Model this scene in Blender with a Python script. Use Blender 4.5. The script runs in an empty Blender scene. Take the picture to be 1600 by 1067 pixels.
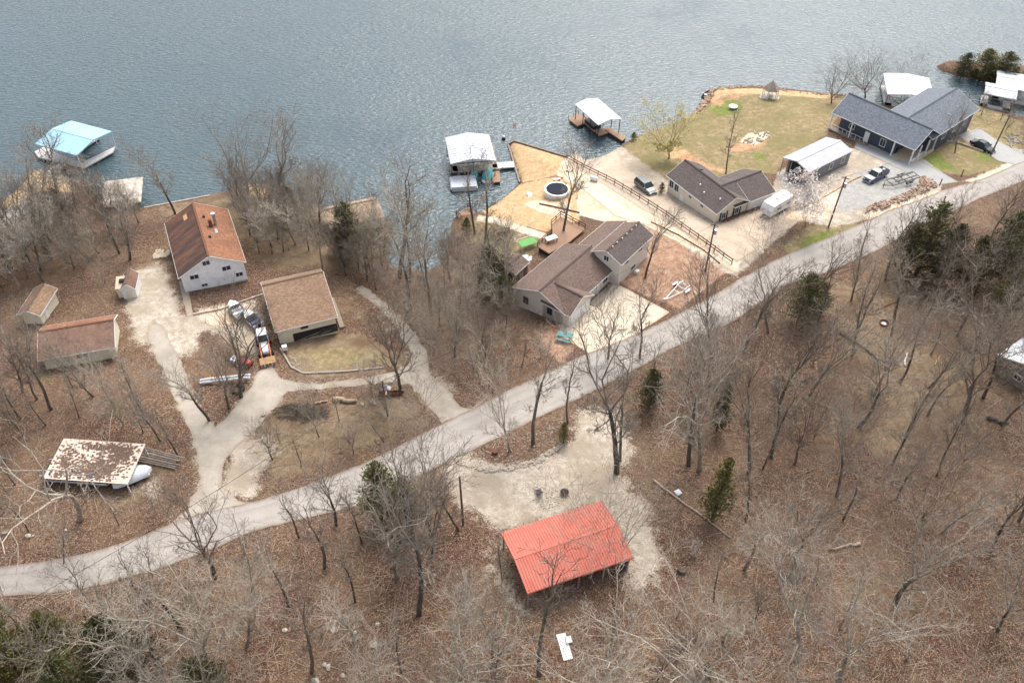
import bpy, bmesh, math, random
import numpy as np
from mathutils import Vector, Matrix, geometry
sc = bpy.context.scene
C = sc.collection
R = math.radians
# ------------------------------------------------------------------ camera, sky, sun, exposure
CAM_Z, FOC, PITCH, ROLL = 91.0, 1350.0, R(44), R(1.0)      # focal length in pixels of a 1600 px wide frame
cd = bpy.data.cameras.new('camera'); cam = bpy.data.objects.new('camera', cd); C.objects.link(cam); sc.camera = cam
cd.sensor_width = 36.0; cd.lens = 36.0*FOC/1600.0; cd.clip_start = 0.5; cd.clip_end = 30000
cam.matrix_world = Matrix.Translation((0, 0, CAM_Z)) @ Matrix.Rotation(math.pi/2-PITCH, 4, 'X') @ Matrix.Rotation(ROLL, 4, 'Z')
world = bpy.data.worlds.new('World'); sc.world = world; world.use_nodes = True
wn = world.node_tree.nodes; wl = world.node_tree.links
SUN_EL, SUN_AZ = 55, 20       # degrees; azimuth clockwise from +Y
sky = wn.new('ShaderNodeTexSky'); sky.sky_type = 'NISHITA'; sky.sun_disc = False
sky.sun_elevation = R(SUN_EL); sky.sun_rotation = R(SUN_AZ); sky.dust_density = 3.0; sky.air_density = 1.0; sky.ozone_density = 1.0
hs = wn.new('ShaderNodeHueSaturation'); hs.inputs['Saturation'].default_value = 0.45
wl.new(sky.outputs[0], hs.inputs['Color']); wl.new(hs.outputs[0], wn['Background'].inputs['Color'])
wn['Background'].inputs['Strength'].default_value = 0.145
sl = bpy.data.lights.new('sun', 'SUN'); sl.energy = 1.25; sl.angle = R(38); sl.color = (1.0, 0.94, 0.87)
sun = bpy.data.objects.new('sun', sl); C.objects.link(sun)
sdir = Vector((math.sin(R(SUN_AZ))*math.cos(R(SUN_EL)), math.cos(R(SUN_AZ))*math.cos(R(SUN_EL)), math.sin(R(SUN_EL))))
sun.rotation_euler = sdir.to_track_quat('Z', 'Y').to_euler(); sun.location = (0, 0, 120)
vs = sc.view_settings; vs.view_transform = 'Standard'; vs.look = 'None'; vs.gamma = 1.0; vs.exposure = 1.18
sc.cycles.max_bounces = 5; sc.cycles.diffuse_bounces = 2
# ------------------------------------------------------------------ pixel <-> place (pixels of the 1600 x 1067 photograph)
cr_, sr_ = math.cos(ROLL), math.sin(ROLL)
def ray(px, py):
    u = px-800.0; v = 533.5-py
    u, v = u*cr_-v*sr_, u*sr_+v*cr_
    return np.array([u/FOC, math.cos(PITCH)+v/FOC*math.sin(PITCH), -math.sin(PITCH)+v/FOC*math.cos(PITCH)])
def P(px, py, z):
    d = ray(px, py); return np.array([0, 0, CAM_Z])+d*((z-CAM_Z)/d[2])
def poly_world(pts, z=0.0):
    return [tuple(P(a, b, z)[:2]) for a, b in pts]
def seg_dist(X, Y, poly):
    """distance to a closed outline, positive inside"""
    poly = np.asarray(poly, float); n = len(poly)
    if X.size <= 64:
        a = poly; b = np.roll(poly, -1, 0); x, y = X.ravel()[:, None], Y.ravel()[:, None]
        dx, dy = (b-a).T
        t = ((x-a[:, 0])*dx+(y-a[:, 1])*dy)/(dx*dx+dy*dy+1e-12); t = np.minimum(np.maximum(t, 0), 1)
        d = np.sqrt(((x-a[:, 0]-t*dx)**2+(y-a[:, 1]-t*dy)**2).min(1))
        c = ((a[:, 1] > y) != (b[:, 1] > y)) & (x < dx*(y-a[:, 1])/(dy+1e-12)+a[:, 0])
        return np.where(c.sum(1) % 2 == 1, d, -d).reshape(X.shape)
    best = np.full(X.shape, 1e9); ins = np.zeros(X.shape, bool)
    for i in range(n):
        ax, ay = poly[i]; bx, by = poly[(i+1) % n]
        dx, dy = bx-ax, by-ay; L = dx*dx+dy*dy+1e-12
        t = np.clip(((X-ax)*dx+(Y-ay)*dy)/L, 0, 1)
        best = np.minimum(best, (X-ax-t*dx)**2+(Y-ay-t*dy)**2)
        c = (ay > Y) != (by > Y)
        ins ^= c & (X < (bx-ax)*(Y-ay)/(by-ay+1e-12)+ax)
    d = np.sqrt(best)
    return np.where(ins, d, -d)
SHORE = [(-80,385),(0,318),(30,295),(40,270),(60,266),(90,275),(125,285),(160,318),(215,328),(232,324),(325,306),(355,300),(385,290),(417,288),(432,300),(455,306),(500,322),(515,352),(560,350),(596,335),(612,360),(606,400),(612,418),(640,422),(665,425),(690,412),(700,385),(706,350),(714,336),(745,334),(775,318),(800,298),(812,286),(794,226),(803,221),(885,246),(900,236),(912,252),(940,246),(960,236),(985,218),(1020,205),(1045,197),(1075,182),(1087,172),(1098,163),(1105,147),(1117,139),(1180,135),(1220,139),(1260,144),(1297,149),(1325,150),(1350,158),(1395,172),(1420,170),(1450,160),(1500,158),(1530,168),(1560,176),(1600,186),(1720,205)]
LAND = poly_world(SHORE)+[(420,140),(900,140),(900,-400),(-900,-400),(-900,40),(-300,60)]
SPIT = poly_world([(1462,104),(1478,97),(1530,98),(1600,106),(1760,112),(1760,152),(1640,146),(1590,134),(1545,128),(1500,120),(1472,112)])
def hgt(x, y):
    x = np.asarray(x, float); y = np.asarray(y, float)
    d = np.maximum(seg_dist(x, y, LAND), seg_dist(x, y, SPIT))
    dl = np.maximum(d, 0)
    s = np.clip(dl/0.8, 0, 1); s = s*s*(3-2*s)
    z = 0.02+0.5*s+7.0*(1-np.exp(-dl/32))
    f = np.clip((dl-25)/20, 0, 1)
    z = z+f*(0.35*np.sin(x*0.11+1.3)*np.cos(y*0.09)+0.12*np.sin(x*0.37+y*0.21)*np.sin(y*0.41-x*0.13))
    return np.where(d > 0, z, np.maximum(-3, d*0.55))
def h(x, y): return float(hgt(np.array([x]), np.array([y]))[0])
def G(px, py, dz=0.0):
    """the point of the ground seen at a photograph pixel (dz above the ground)"""
    z = 2.5
    for _ in range(12):
        p = P(px, py, z+dz); z = 0.5*z+0.5*max(0.0, h(p[0], p[1]))
    p = P(px, py, z+dz); return np.array([p[0], p[1], z])
# ------------------------------------------------------------------ materials
def newmat(name):
    m = bpy.data.materials.new(name); m.use_nodes = True
    return m, m.node_tree.nodes, m.node_tree.links, m.node_tree.nodes['Principled BSDF']
def c4(c): return (c[0], c[1], c[2], 1)
def ramp(nd, stops, interp='LINEAR'):
    r = nd.new('ShaderNodeValToRGB'); r.color_ramp.interpolation = interp
    e = r.color_ramp.elements
    while len(e) < len(stops): e.new(0.5)
    for i, (p, c) in enumerate(stops): e[i].position = p; e[i].color = c4(c)
    return r
def noise(nd, lk, vec, scale, detail=3, rough=0.6):
    n = nd.new('ShaderNodeTexNoise'); n.inputs['Scale'].default_value = scale; n.inputs['Detail'].default_value = detail
    n.inputs['Roughness'].default_value = rough
    if vec is not None: lk.new(vec, n.inputs['Vector'])
    return n
def mix(nd, lk, fac, a, b, blend='MIX'):
    m = nd.new('ShaderNodeMix'); m.data_type = 'RGBA'; m.blend_type = blend
    for s, v in ((m.inputs[0], fac), (m.inputs[6], a), (m.inputs[7], b)):
        if hasattr(v, 'is_linked'): lk.new(v, s)
        elif isinstance(v, (int, float)): s.default_value = v
        else: s.default_value = c4(v)
    return m.outputs[2]
def mat(name, c, rough=0.8, var=0.15, scale=2.0, metal=0.0, bump=0.0, speck=None, c2=None, stretch=None, spec=0.5, objrand=0.0):
    """one solid surface: base colour broken by two sizes of noise, optional second colour in blotches and fine specks"""
    m, nd, lk, b = newmat(name)
    tc = nd.new('ShaderNodeTexCoord'); v = tc.outputs['Object']
    if stretch:
        mp = nd.new('ShaderNodeMapping'); mp.inputs['Scale'].default_value = stretch; lk.new(v, mp.inputs['Vector']); v = mp.outputs[0]
    n1 = noise(nd, lk, v, scale, 4, 0.65)
    r1 = ramp(nd, [(0.3, tuple(x*(1-var) for x in c)), (0.7, tuple(min(1, x*(1+var)) for x in c))]); lk.new(n1.outputs[0], r1.inputs[0])
    out = r1.outputs[0]
    if c2:
        n2 = noise(nd, lk, v, scale*0.45, 5, 0.7); r2 = ramp(nd, [(0.48, (0, 0, 0)), (0.62, (1, 1, 1))]); lk.new(n2.outputs[0], r2.inputs[0])
        out = mix(nd, lk, r2.outputs[0], out, c2)
    if speck:
        n3 = noise(nd, lk, tc.outputs['Object'], 14, 2, 0.8); r3 = ramp(nd, [(0.35, (1-speck,)*3), (0.65, (1+speck,)*3)]); lk.new(n3.outputs[0], r3.inputs[0])
        out = mix(nd, lk, 1.0, out, r3.outputs[0], 'MULTIPLY')
    if objrand:
        oi = nd.new('ShaderNodeObjectInfo'); r4 = ramp(nd, [(0, (1-objrand,)*3), (1, (1+objrand,)*3)]); lk.new(oi.outputs['Random'], r4.inputs[0])
        out = mix(nd, lk, 1.0, out, r4.outputs[0], 'MULTIPLY')
    lk.new(out, b.inputs['Base Color'])
    b.inputs['Roughness'].default_value = rough; b.inputs['Metallic'].default_value = metal; b.inputs['Specular IOR Level'].default_value = spec
    if bump:
        bp = nd.new('ShaderNodeBump'); bp.inputs['Strength'].default_value = bump; bp.inputs['Distance'].default_value = 0.05
        nb = noise(nd, lk, v, scale*4, 4, 0.7); lk.new(nb.outputs[0], bp.inputs['Height']); lk.new(bp.outputs[0], b.inputs['Normal'])
    return m
def shingle(name, c, var=0.25, streak=(0.5, 0.12, 0.5), dark=None, amt=(0.42, 0.62)):
    """asphalt shingles: courses, tab-to-tab variation, weather streaks"""
    m, nd, lk, b = newmat(name)
    tc = nd.new('ShaderNodeTexCoord'); v = tc.outputs['UV']
    br = nd.new('ShaderNodeTexBrick'); lk.new(v, br.inputs['Vector'])
    br.inputs['Color1'].default_value = c4(tuple(x*(1-var) for x in c)); br.inputs['Color2'].default_value = c4(tuple(min(1, x*(1+var)) for x in c))
    br.inputs['Mortar'].default_value = c4(tuple(x*0.45 for x in c)); br.inputs['Scale'].default_value = 1.0
    br.inputs['Brick Width'].default_value = 0.33; br.inputs['Row Height'].default_value = 0.15; br.inputs['Mortar Size'].default_value = 0.012
    n0 = noise(nd, lk, v, 5.0, 4, 0.75); r0 = ramp(nd, [(0.3, (0.72,)*3), (0.7, (1.28,)*3)]); lk.new(n0.outputs[0], r0.inputs[0])
    out = mix(nd, lk, 1.0, br.outputs[0], r0.outputs[0], 'MULTIPLY')
    if dark:
        mp = nd.new('ShaderNodeMapping'); mp.inputs['Scale'].default_value = streak; lk.new(v, mp.inputs['Vector'])
        n1 = noise(nd, lk, mp.outputs[0], 1.0, 6, 0.72); r1 = ramp(nd, [(amt[0], (0, 0, 0)), (amt[1], (1, 1, 1))]); lk.new(n1.outputs[0], r1.inputs[0])
        out = mix(nd, lk, r1.outputs[0], out, dark)
    lk.new(out, b.inputs['Base Color']); b.inputs['Roughness'].default_value = 0.9
    bp = nd.new('ShaderNodeBump'); bp.inputs['Strength'].default_value = 0.5; bp.inputs['Distance'].default_value = 0.02
    lk.new(br.outputs['Fac'], bp.inputs['Height']); bp.invert = True; lk.new(bp.outputs[0], b.inputs['Normal'])
    return m
M = {}
M['white'] = mat('white_paint', (0.72, 0.72, 0.70), 0.5, 0.06)
M['white_metal'] = mat('white_roof_metal', (0.80, 0.82, 0.84), 0.35, 0.05, 1.0)
M['offwhite'] = mat('weathered_white_siding', (0.80, 0.81, 0.82), 0.7, 0.05, 1.5, c2=(0.70, 0.69, 0.66), speck=0.1)
M['cream'] = mat('cream_siding', (0.68, 0.62, 0.47), 0.7, 0.06, 1.5)
M['beige'] = mat('beige_siding', (0.66, 0.585, 0.46), 0.7, 0.05, 1.0)
M['greige'] = mat('pale_vinyl_siding', (0.63, 0.585, 0.51), 0.7, 0.05, 1.0)
M['slate'] = mat('slate_blue_siding', (0.045, 0.055, 0.075), 0.6, 0.1, 1.0)
M['grey_wall'] = mat('grey_metal_wall', (0.17, 0.165, 0.18), 0.5, 0.06, 0.8)
M['grey_roof'] = mat('galvanised_roof', (0.37, 0.375, 0.39), 0.5, 0.08, 0.7, c2=(0.32, 0.32, 0.33))
M['dirty_roof'] = mat('weathered_white_roof', (0.48, 0.49, 0.52), 0.6, 0.06, 0.8, c2=(0.40, 0.41, 0.42))
M['blue_roof'] = mat('pale_blue_roof', (0.30, 0.50, 0.60), 0.45, 0.05, 0.5)
M['red_roof'] = mat('orange_red_roof_metal', (0.58, 0.165, 0.115), 0.7, 0.10, 0.9, c2=(0.55, 0.20, 0.145), spec=0.3)
M['leafy_roof'] = mat('peeling_pink_roof', (0.74, 0.58, 0.46), 0.7, 0.1, 1.2)
M['deck'] = mat('brown_decking', (0.29, 0.17, 0.10), 0.75, 0.2, 1.5, stretch=(8, 0.6, 1))
M['pale_deck'] = mat('pale_grey_decking', (0.55, 0.52, 0.50), 0.8, 0.12, 1.5, stretch=(8, 0.6, 1))
M['old_wood'] = mat('weathered_wood', (0.24, 0.20, 0.16), 0.85, 0.25, 2, bump=0.3)
M['rail_wood'] = mat('reddish_brown_timber', (0.13, 0.055, 0.035), 0.8, 0.2, 2)
M['pole_wood'] = mat('dark_pole_wood', (0.13, 0.10, 0.08), 0.85, 0.25, 2, bump=0.3)
M['black'] = mat('black_painted_steel', (0.015, 0.015, 0.018), 0.5, 0.1)
M['rubber'] = mat('black_rubber', (0.012, 0.012, 0.012), 0.8, 0.1)
M['steel'] = mat('dull_steel', (0.45, 0.46, 0.48), 0.35, 0.1, metal=0.7)
M['alu'] = mat('aluminium', (0.62, 0.63, 0.66), 0.35, 0.08, metal=0.5)
M['glass'] = mat('dark_window_glass', (0.03, 0.04, 0.05), 0.25, 0.1, spec=0.3)
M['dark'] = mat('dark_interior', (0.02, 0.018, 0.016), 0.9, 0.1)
M['float'] = mat('dark_dock_float', (0.03, 0.03, 0.035), 0.7, 0.1)
M['stone'] = mat('pale_field_stone', (0.42, 0.37, 0.30), 0.9, 0.3, 3, bump=0.4, objrand=0.25)
M['redstone'] = mat('rusty_rubble_stone', (0.40, 0.26, 0.18), 0.9, 0.35, 0.8, bump=0.4, c2=(0.52, 0.44, 0.36))
M['concrete_wall'] = mat('old_concrete', (0.42, 0.37, 0.30), 0.9, 0.15, 1.0, bump=0.3)
M['teal'] = mat('teal_cover', (0.02, 0.28, 0.30), 0.6, 0.15, 2, bump=0.4)
M['teal2'] = mat('teal_paint', (0.06, 0.24, 0.24), 0.6, 0.12, 2)
M['blue_tarp'] = mat('bright_blue_tarp', (0.03, 0.17, 0.50), 0.5, 0.2, 3, bump=0.8)
M['tan_tarp'] = mat('tan_tarp', (0.55, 0.46, 0.33), 0.7, 0.1, 2, bump=0.5)
M['canopy'] = mat('weathered_canopy', (0.50, 0.44, 0.37), 0.8, 0.2, 1.5, c2=(0.34, 0.28, 0.23))
M['dead_leaf'] = mat('brown_dead_leaves', (0.15, 0.095, 0.065), 0.9, 0.3, 4)
M['cover'] = mat('white_boat_cover', (0.66, 0.68, 0.72), 0.6, 0.06, 2, bump=0.4)
M['green_cloth'] = mat('green_mesh_cloth', (0.12, 0.34, 0.09), 0.8, 0.1, 3)
M['red'] = mat('red_paint', (0.45, 0.04, 0.025), 0.45, 0.1)
M['orange'] = mat('orange_paint', (0.65, 0.16, 0.05), 0.5, 0.1)
M['rust'] = mat('rusty_steel', (0.14, 0.045, 0.025), 0.8, 0.25, 4)
M['pallet'] = mat('fresh_pine', (0.50, 0.31, 0.15), 0.8, 0.15, 3)
M['car_grey'] = mat('pewter_car_paint', (0.16, 0.165, 0.155), 0.25, 0.03, metal=0.5)
M['pool_cover'] = mat('dark_pool_cover', (0.02, 0.025, 0.035), 0.8, 0.1, spec=0.1)
M['car_black'] = mat('black_car_paint', (0.012, 0.013, 0.016), 0.2, 0.03)
M['car_navy'] = mat('navy_truck_paint', (0.035, 0.05, 0.12), 0.25, 0.03)
M['car_tan'] = mat('two_tone_truck_paint', (0.42, 0.36, 0.32), 0.3, 0.04)
M['lamp'] = mat('clear_lamp_lens', (0.65, 0.65, 0.62), 0.2, 0.02)
M['tail'] = mat('red_lamp_lens', (0.35, 0.02, 0.02), 0.25, 0.02)
M['cedar'] = mat('cedar_foliage', (0.085, 0.090, 0.026), 0.8, 0.4, 0.8, c2=(0.15, 0.115, 0.040), objrand=0.3)
M['olive'] = mat('yellow_green_cedar_foliage', (0.135, 0.128, 0.032), 0.8, 0.35, 0.8, c2=(0.19, 0.14, 0.045), objrand=0.2)
M['ivy'] = mat('ivy_leaves', (0.045, 0.085, 0.02), 0.7, 0.3, 2)
M['blossom'] = mat('white_blossom', (0.80, 0.72, 0.66), 0.8, 0.06, 2)
M['bud'] = mat('yellow_green_buds', (0.60, 0.52, 0.20), 0.8, 0.1, 2)
M['bark_dark'] = mat('dark_bark', (0.088, 0.070, 0.054), 0.9, 0.35, 2.5, bump=0.6, stretch=(3, 3, 0.6), c2=(0.17, 0.145, 0.12), objrand=0.35)
M['bark_pale'] = mat('pale_branch_bark', (0.46, 0.40, 0.32), 0.85, 0.3, 2.5, objrand=0.22, c2=(0.27, 0.22, 0.165))
M['bark_mid'] = mat('grey_brown_branch_bark', (0.29, 0.245, 0.19), 0.85, 0.3, 2.5, objrand=0.25, c2=(0.16, 0.13, 0.105))
M['bark_brown'] = mat('brown_branch_bark', (0.17, 0.13, 0.10), 0.85, 0.3, 2.5, objrand=0.25)
M['log'] = mat('pale_dead_wood', (0.36, 0.27, 0.19), 0.9, 0.25, 3, bump=0.4)
S_RUST = shingle('rust_shingles', (0.28, 0.128, 0.066), 0.3, (0.35, 0.10, 1), (0.15, 0.062, 0.036), (0.44, 0.68))
S_RUST2 = shingle('stained_rust_shingles', (0.27, 0.105, 0.052), 0.28, (0.6, 0.10, 1), (0.055, 0.032, 0.025), (0.26, 0.56))
S_TAN = shingle('tan_shingles', (0.27, 0.17, 0.105), 0.3, (0.3, 0.3, 1), (0.19, 0.115, 0.075), (0.5, 0.7))
S_BROWN = shingle('brown_shingles', (0.172, 0.116, 0.092), 0.25, (0.25, 0.18, 1), (0.105, 0.068, 0.055), (0.48, 0.72))
S_DARK = shingle('dark_brown_shingles', (0.115, 0.09, 0.080), 0.25, (0.3, 0.2, 1), (0.080, 0.062, 0.056), (0.5, 0.7))
S_SLATE = shingle('slate_blue_shingles', (0.155, 0.172, 0.198), 0.28)
S_OLD = shingle('old_brown_shingles', (0.165, 0.095, 0.068), 0.35, (0.5, 0.3, 1), (0.22, 0.13, 0.085), (0.42, 0.6))
S_THATCH = shingle('grey_thatch', (0.20, 0.17, 0.13), 0.3)

def ground_material():
    m, nd, lk, b = newmat('ground_cover')
    tc = nd.new('ShaderNodeTexCoord'); v = tc.outputs['Object']
    def attr(n):
        a = nd.new('ShaderNodeAttribute'); a.attribute_name = n; a.attribute_type = 'GEOMETRY'; return a.outputs['Fac']
    edge = noise(nd, lk, v, 0.40, 9, 0.8)
    fine = noise(nd, lk, v, 5.0, 3, 0.7)
    def mask(n, amt=0.75, hard=0.10):
        a = nd.new('ShaderNodeMath'); a.operation = 'MULTIPLY_ADD'; lk.new(edge.outputs[0], a.inputs[0]); a.inputs[1].default_value = amt*1.6; a.inputs[2].default_value = -amt*0.8
        s = nd.new('ShaderNodeMath'); s.operation = 'ADD'; lk.new(attr(n), s.inputs[0]); lk.new(a.outputs[0], s.inputs[1])
        f = nd.new('ShaderNodeMath'); f.operation = 'MULTIPLY_ADD'; lk.new(fine.outputs[0], f.inputs[0]); f.inputs[1].default_value = 0.6; lk.new(s.outputs[0], f.inputs[2])
        r = nd.new('ShaderNodeMapRange'); r.interpolation_type = 'SMOOTHSTEP'; lk.new(f.outputs[0], r.inputs[0])
        r.inputs[1].default_value = 0.80-hard; r.inputs[2].default_value = 0.80+hard; return r.outputs[0]
    big = noise(nd, lk, v, 0.10, 5, 0.65); mid = noise(nd, lk, v, 1.3, 5, 0.7)
    vo = nd.new('ShaderNodeTexVoronoi'); vo.inputs['Scale'].default_value = 11.5; lk.new(v, vo.inputs['Vector'])
    hsv = nd.new('ShaderNodeSeparateColor'); lk.new(vo.outputs['Color'], hsv.inputs[0])
    leaf = ramp(nd, [(0.0, (0.018, 0.008, 0.004)), (0.22, (0.068, 0.034, 0.021)), (0.5, (0.130, 0.072, 0.045)), (0.8, (0.200, 0.122, 0.080)), (0.93, (0.29, 0.205, 0.14)), (1.0, (0.40, 0.32, 0.24))])
    lk.new(hsv.outputs[0], leaf.inputs[0])
    midr = ramp(nd, [(0.3, (0.55,)*3), (0.7, (1.35,)*3)]); lk.new(mid.outputs[0], midr.inputs[0])
    leafc = mix(nd, lk, 0.85, leaf.outputs[0], midr.outputs[0], 'MULTIPLY')
    bigr = ramp(nd, [(0.42, (0, 0, 0)), (0.62, (1, 1, 1))]); lk.new(big.outputs[0], bigr.inputs[0])
    dry = mix(nd, lk, 0.6, leafc, (0.22, 0.155, 0.095)); half = nd.new('ShaderNodeMath'); half.operation = 'MULTIPLY'; half.inputs[1].default_value = 0.6; lk.new(bigr.outputs[0], half.inputs[0])
    base = mix(nd, lk, half.outputs[0], leafc, dry)
    dk = noise(nd, lk, v, 0.17, 6, 0.75); dkr = ramp(nd, [(0.46, (0, 0, 0)), (0.64, (0.75,)*3)]); lk.new(dk.outputs[0], dkr.inputs[0])
    base = mix(nd, lk, dkr.outputs[0], base, mix(nd, lk, 0.5, base, (0.085, 0.045, 0.038)))
    so = noise(nd, lk, v, 0.33, 7, 0.78); sor = ramp(nd, [(0.62, (0, 0, 0)), (0.72, (0.6,)*3)]); lk.new(so.outputs[0], sor.inputs[0])
    base = mix(nd, lk, sor.outputs[0], base, (0.26, 0.185, 0.125))
    # moss tinges in the litter
    mo = noise(nd, lk, v, 0.23, 5, 0.7); mor = ramp(nd, [(0.60, (0, 0, 0)), (0.74, (0.55,)*3)]); lk.new(mo.outputs[0], mor.inputs[0])
    base = mix(nd, lk, mor.outputs[0], base, (0.12, 0.10, 0.035))
    def cover(c1, c2, c3, sc1=1.1, sc2=7.0):
        a = noise(nd, lk, v, sc1, 6, 0.72); r = ramp(nd, [(0.3, c1), (0.5, c2), (0.7, c3)]); lk.new(a.outputs[0], r.inputs[0])
        f2 = noise(nd, lk, v, sc2, 2, 0.8); r2 = ramp(nd, [(0.3, (0.70,)*3), (0.7, (1.30,)*3)]); lk.new(f2.outputs[0], r2.inputs[0])
        return mix(nd, lk, 1.0, r.outputs[0], r2.outputs[0], 'MULTIPLY')
    for n, cols, k in (('dry', ((0.165, 0.115, 0.070), (0.235, 0.170, 0.105), (0.31, 0.24, 0.155)), 0.75),
                       ('lawn', ((0.15, 0.12, 0.058), (0.25, 0.19, 0.10), (0.37, 0.29, 0.175)), 0.6),
                       ('green', ((0.105, 0.135, 0.025), (0.155, 0.185, 0.045), (0.24, 0.22, 0.085)), 0.7),
                       ('sand', ((0.36, 0.225, 0.105), (0.47, 0.32, 0.17), (0.55, 0.41, 0.26)), 0.6),
                       ('bare', ((0.33, 0.16, 0.085), (0.45, 0.25, 0.14), (0.55, 0.37, 0.24)), 0.7),
                       ('chips', ((0.20, 0.11, 0.07), (0.33, 0.20, 0.13), (0.44, 0.31, 0.22)), 0.5),
                       ('gravel', ((0.26, 0.21, 0.155), (0.42, 0.36, 0.285), (0.54, 0.48, 0.40)), 0.65),
                       ('pale', ((0.48, 0.385, 0.275), (0.60, 0.505, 0.385), (0.68, 0.60, 0.49)), 0.5),
                       ('grey', ((0.27, 0.265, 0.235), (0.34, 0.33, 0.30), (0.41, 0.395, 0.355)), 0.5)):
        cc = cover(*cols)
        if n in ('lawn', 'dry', 'gravel', 'pale'):
            pn = noise(nd, lk, v, 0.16 if n != 'pale' else 0.3, 6, 0.7); pr_ = ramp(nd, [(0.44, (0, 0, 0)), (0.60, (0.85,)*3)]); lk.new(pn.outputs[0], pr_.inputs[0])
            cc = mix(nd, lk, pr_.outputs[0], cc, {'lawn': (0.185, 0.160, 0.066), 'dry': (0.15, 0.095, 0.055), 'gravel': (0.32, 0.26, 0.19), 'pale': (0.50, 0.37, 0.24)}[n])
        base = mix(nd, lk, mask(n, k), base, cc)
    lk.new(base, b.inputs['Base Color']); b.inputs['Roughness'].default_value = 0.95; b.inputs['Specular IOR Level'].default_value = 0.2
    bp = nd.new('ShaderNodeBump'); bp.inputs['Strength'].default_value = 0.7; bp.inputs['Distance'].default_value = 0.08
    lk.new(fine.outputs[0], bp.inputs['Height']); lk.new(bp.outputs[0], b.inputs['Normal'])
    return m
def paving(name, c1, c2, crack=0.5, dirt=(0.25, 0.19, 0.13), scale=0.35, tracks=False):
    m, nd, lk, b = newmat(name)
    tc = nd.new('ShaderNodeTexCoord'); v = tc.outputs['Object']
    n = noise(nd, lk, v, scale, 8, 0.7); r = ramp(nd, [(0.3, c1), (0.68, c2)]); lk.new(n.outputs[0], r.inputs[0])
    f = noise(nd, lk, v, 9, 3, 0.8); r2 = ramp(nd, [(0.3, (0.86,)*3), (0.7, (1.14,)*3)]); lk.new(f.outputs[0], r2.inputs[0])
    out = mix(nd, lk, 1.0, r.outputs[0], r2.outputs[0], 'MULTIPLY')
    at = nd.new('ShaderNodeAttribute'); at.attribute_name = 'edge'
    n2 = noise(nd, lk, v, 1.2, 6, 0.75)
    s = nd.new('ShaderNodeMath'); s.operation = 'MULTIPLY_ADD'; lk.new(n2.outputs[0], s.inputs[0]); s.inputs[1].default_value = 1.3; lk.new(at.outputs['Fac'], s.inputs[2])
    rr = nd.new('ShaderNodeMapRange'); lk.new(s.outputs[0], rr.inputs[0]); rr.inputs[1].default_value = 0.55; rr.inputs[2].default_value = 1.1; rr.inputs[3].default_value = 0.85; rr.inputs[4].default_value = 0.0
    out = mix(nd, lk, rr.outputs[0], out, dirt)
    if tracks:
        aw = nd.new('ShaderNodeAttribute'); aw.attribute_name = 'across'
        wob = nd.new('ShaderNodeMath'); wob.operation = 'MULTIPLY_ADD'; lk.new(n2.outputs[0], wob.inputs[0]); wob.inputs[1].default_value = 0.10; lk.new(aw.outputs['Fac'], wob.inputs[2])
        tr = ramp(nd, [(0.05, (0.80, 0.77, 0.73)), (0.20, (0.96,)*3), (0.30, (1.08,)*3), (0.42, (0.93,)*3), (0.60, (1.05,)*3), (0.75, (1.08,)*3), (0.95, (0.88,)*3)]); lk.new(wob.outputs[0], tr.inputs[0])
        out = mix(nd, lk, 0.8, out, tr.outputs[0], 'MULTIPLY')
        pt = noise(nd, lk, v, 0.12, 3, 0.5); pr = ramp(nd, [(0.52, (0, 0, 0)), (0.56, (0.22,)*3)]); lk.new(pt.outputs[0], pr.inputs[0]); out = mix(nd, lk, pr.outputs[0], out, (0.26, 0.24, 0.22))
    if crack:
        vw = nd.new('ShaderNodeTexVoronoi'); vw.feature = 'DISTANCE_TO_EDGE'; vw.inputs['Scale'].default_value = 0.3
        nw = noise(nd, lk, v, 0.9, 4, 0.6); va = mix(nd, lk, 0.35, v, nw.outputs['Color']); lk.new(va, vw.inputs['Vector'])
        rc = ramp(nd, [(0.0, (crack,)*3), (0.008, (0, 0, 0))]); lk.new(vw.outputs['Distance'], rc.inputs[0])
        out = mix(nd, lk, rc.outputs[0], out, (0.10, 0.075, 0.055))
    lk.new(out, b.inputs['Base Color']); b.inputs['Roughness'].default_value = 0.9; b.inputs['Specular IOR Level'].default_value = 0.3
    return m
M['ground'] = ground_material()
M['road'] = paving('chip_seal_road', (0.30, 0.265, 0.23), (0.37, 0.335, 0.30), 0.45, dirt=(0.22, 0.15, 0.10), tracks=True)
M['drive'] = paving('old_grey_drive', (0.27, 0.235, 0.19), (0.42, 0.37, 0.305), 0.15, dirt=(0.28, 0.215, 0.15))
M['concrete'] = paving('pale_concrete', (0.54, 0.45, 0.335), (0.64, 0.55, 0.43), 0.3, dirt=(0.44, 0.31, 0.19))
M['ramp'] = paving('brown_concrete', (0.38, 0.30, 0.22), (0.52, 0.425, 0.325), 0.3, dirt=(0.40, 0.28, 0.18))
M['greydrive'] = paving('grey_concrete', (0.30, 0.30, 0.285), (0.37, 0.365, 0.345), 0.2)
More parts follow.
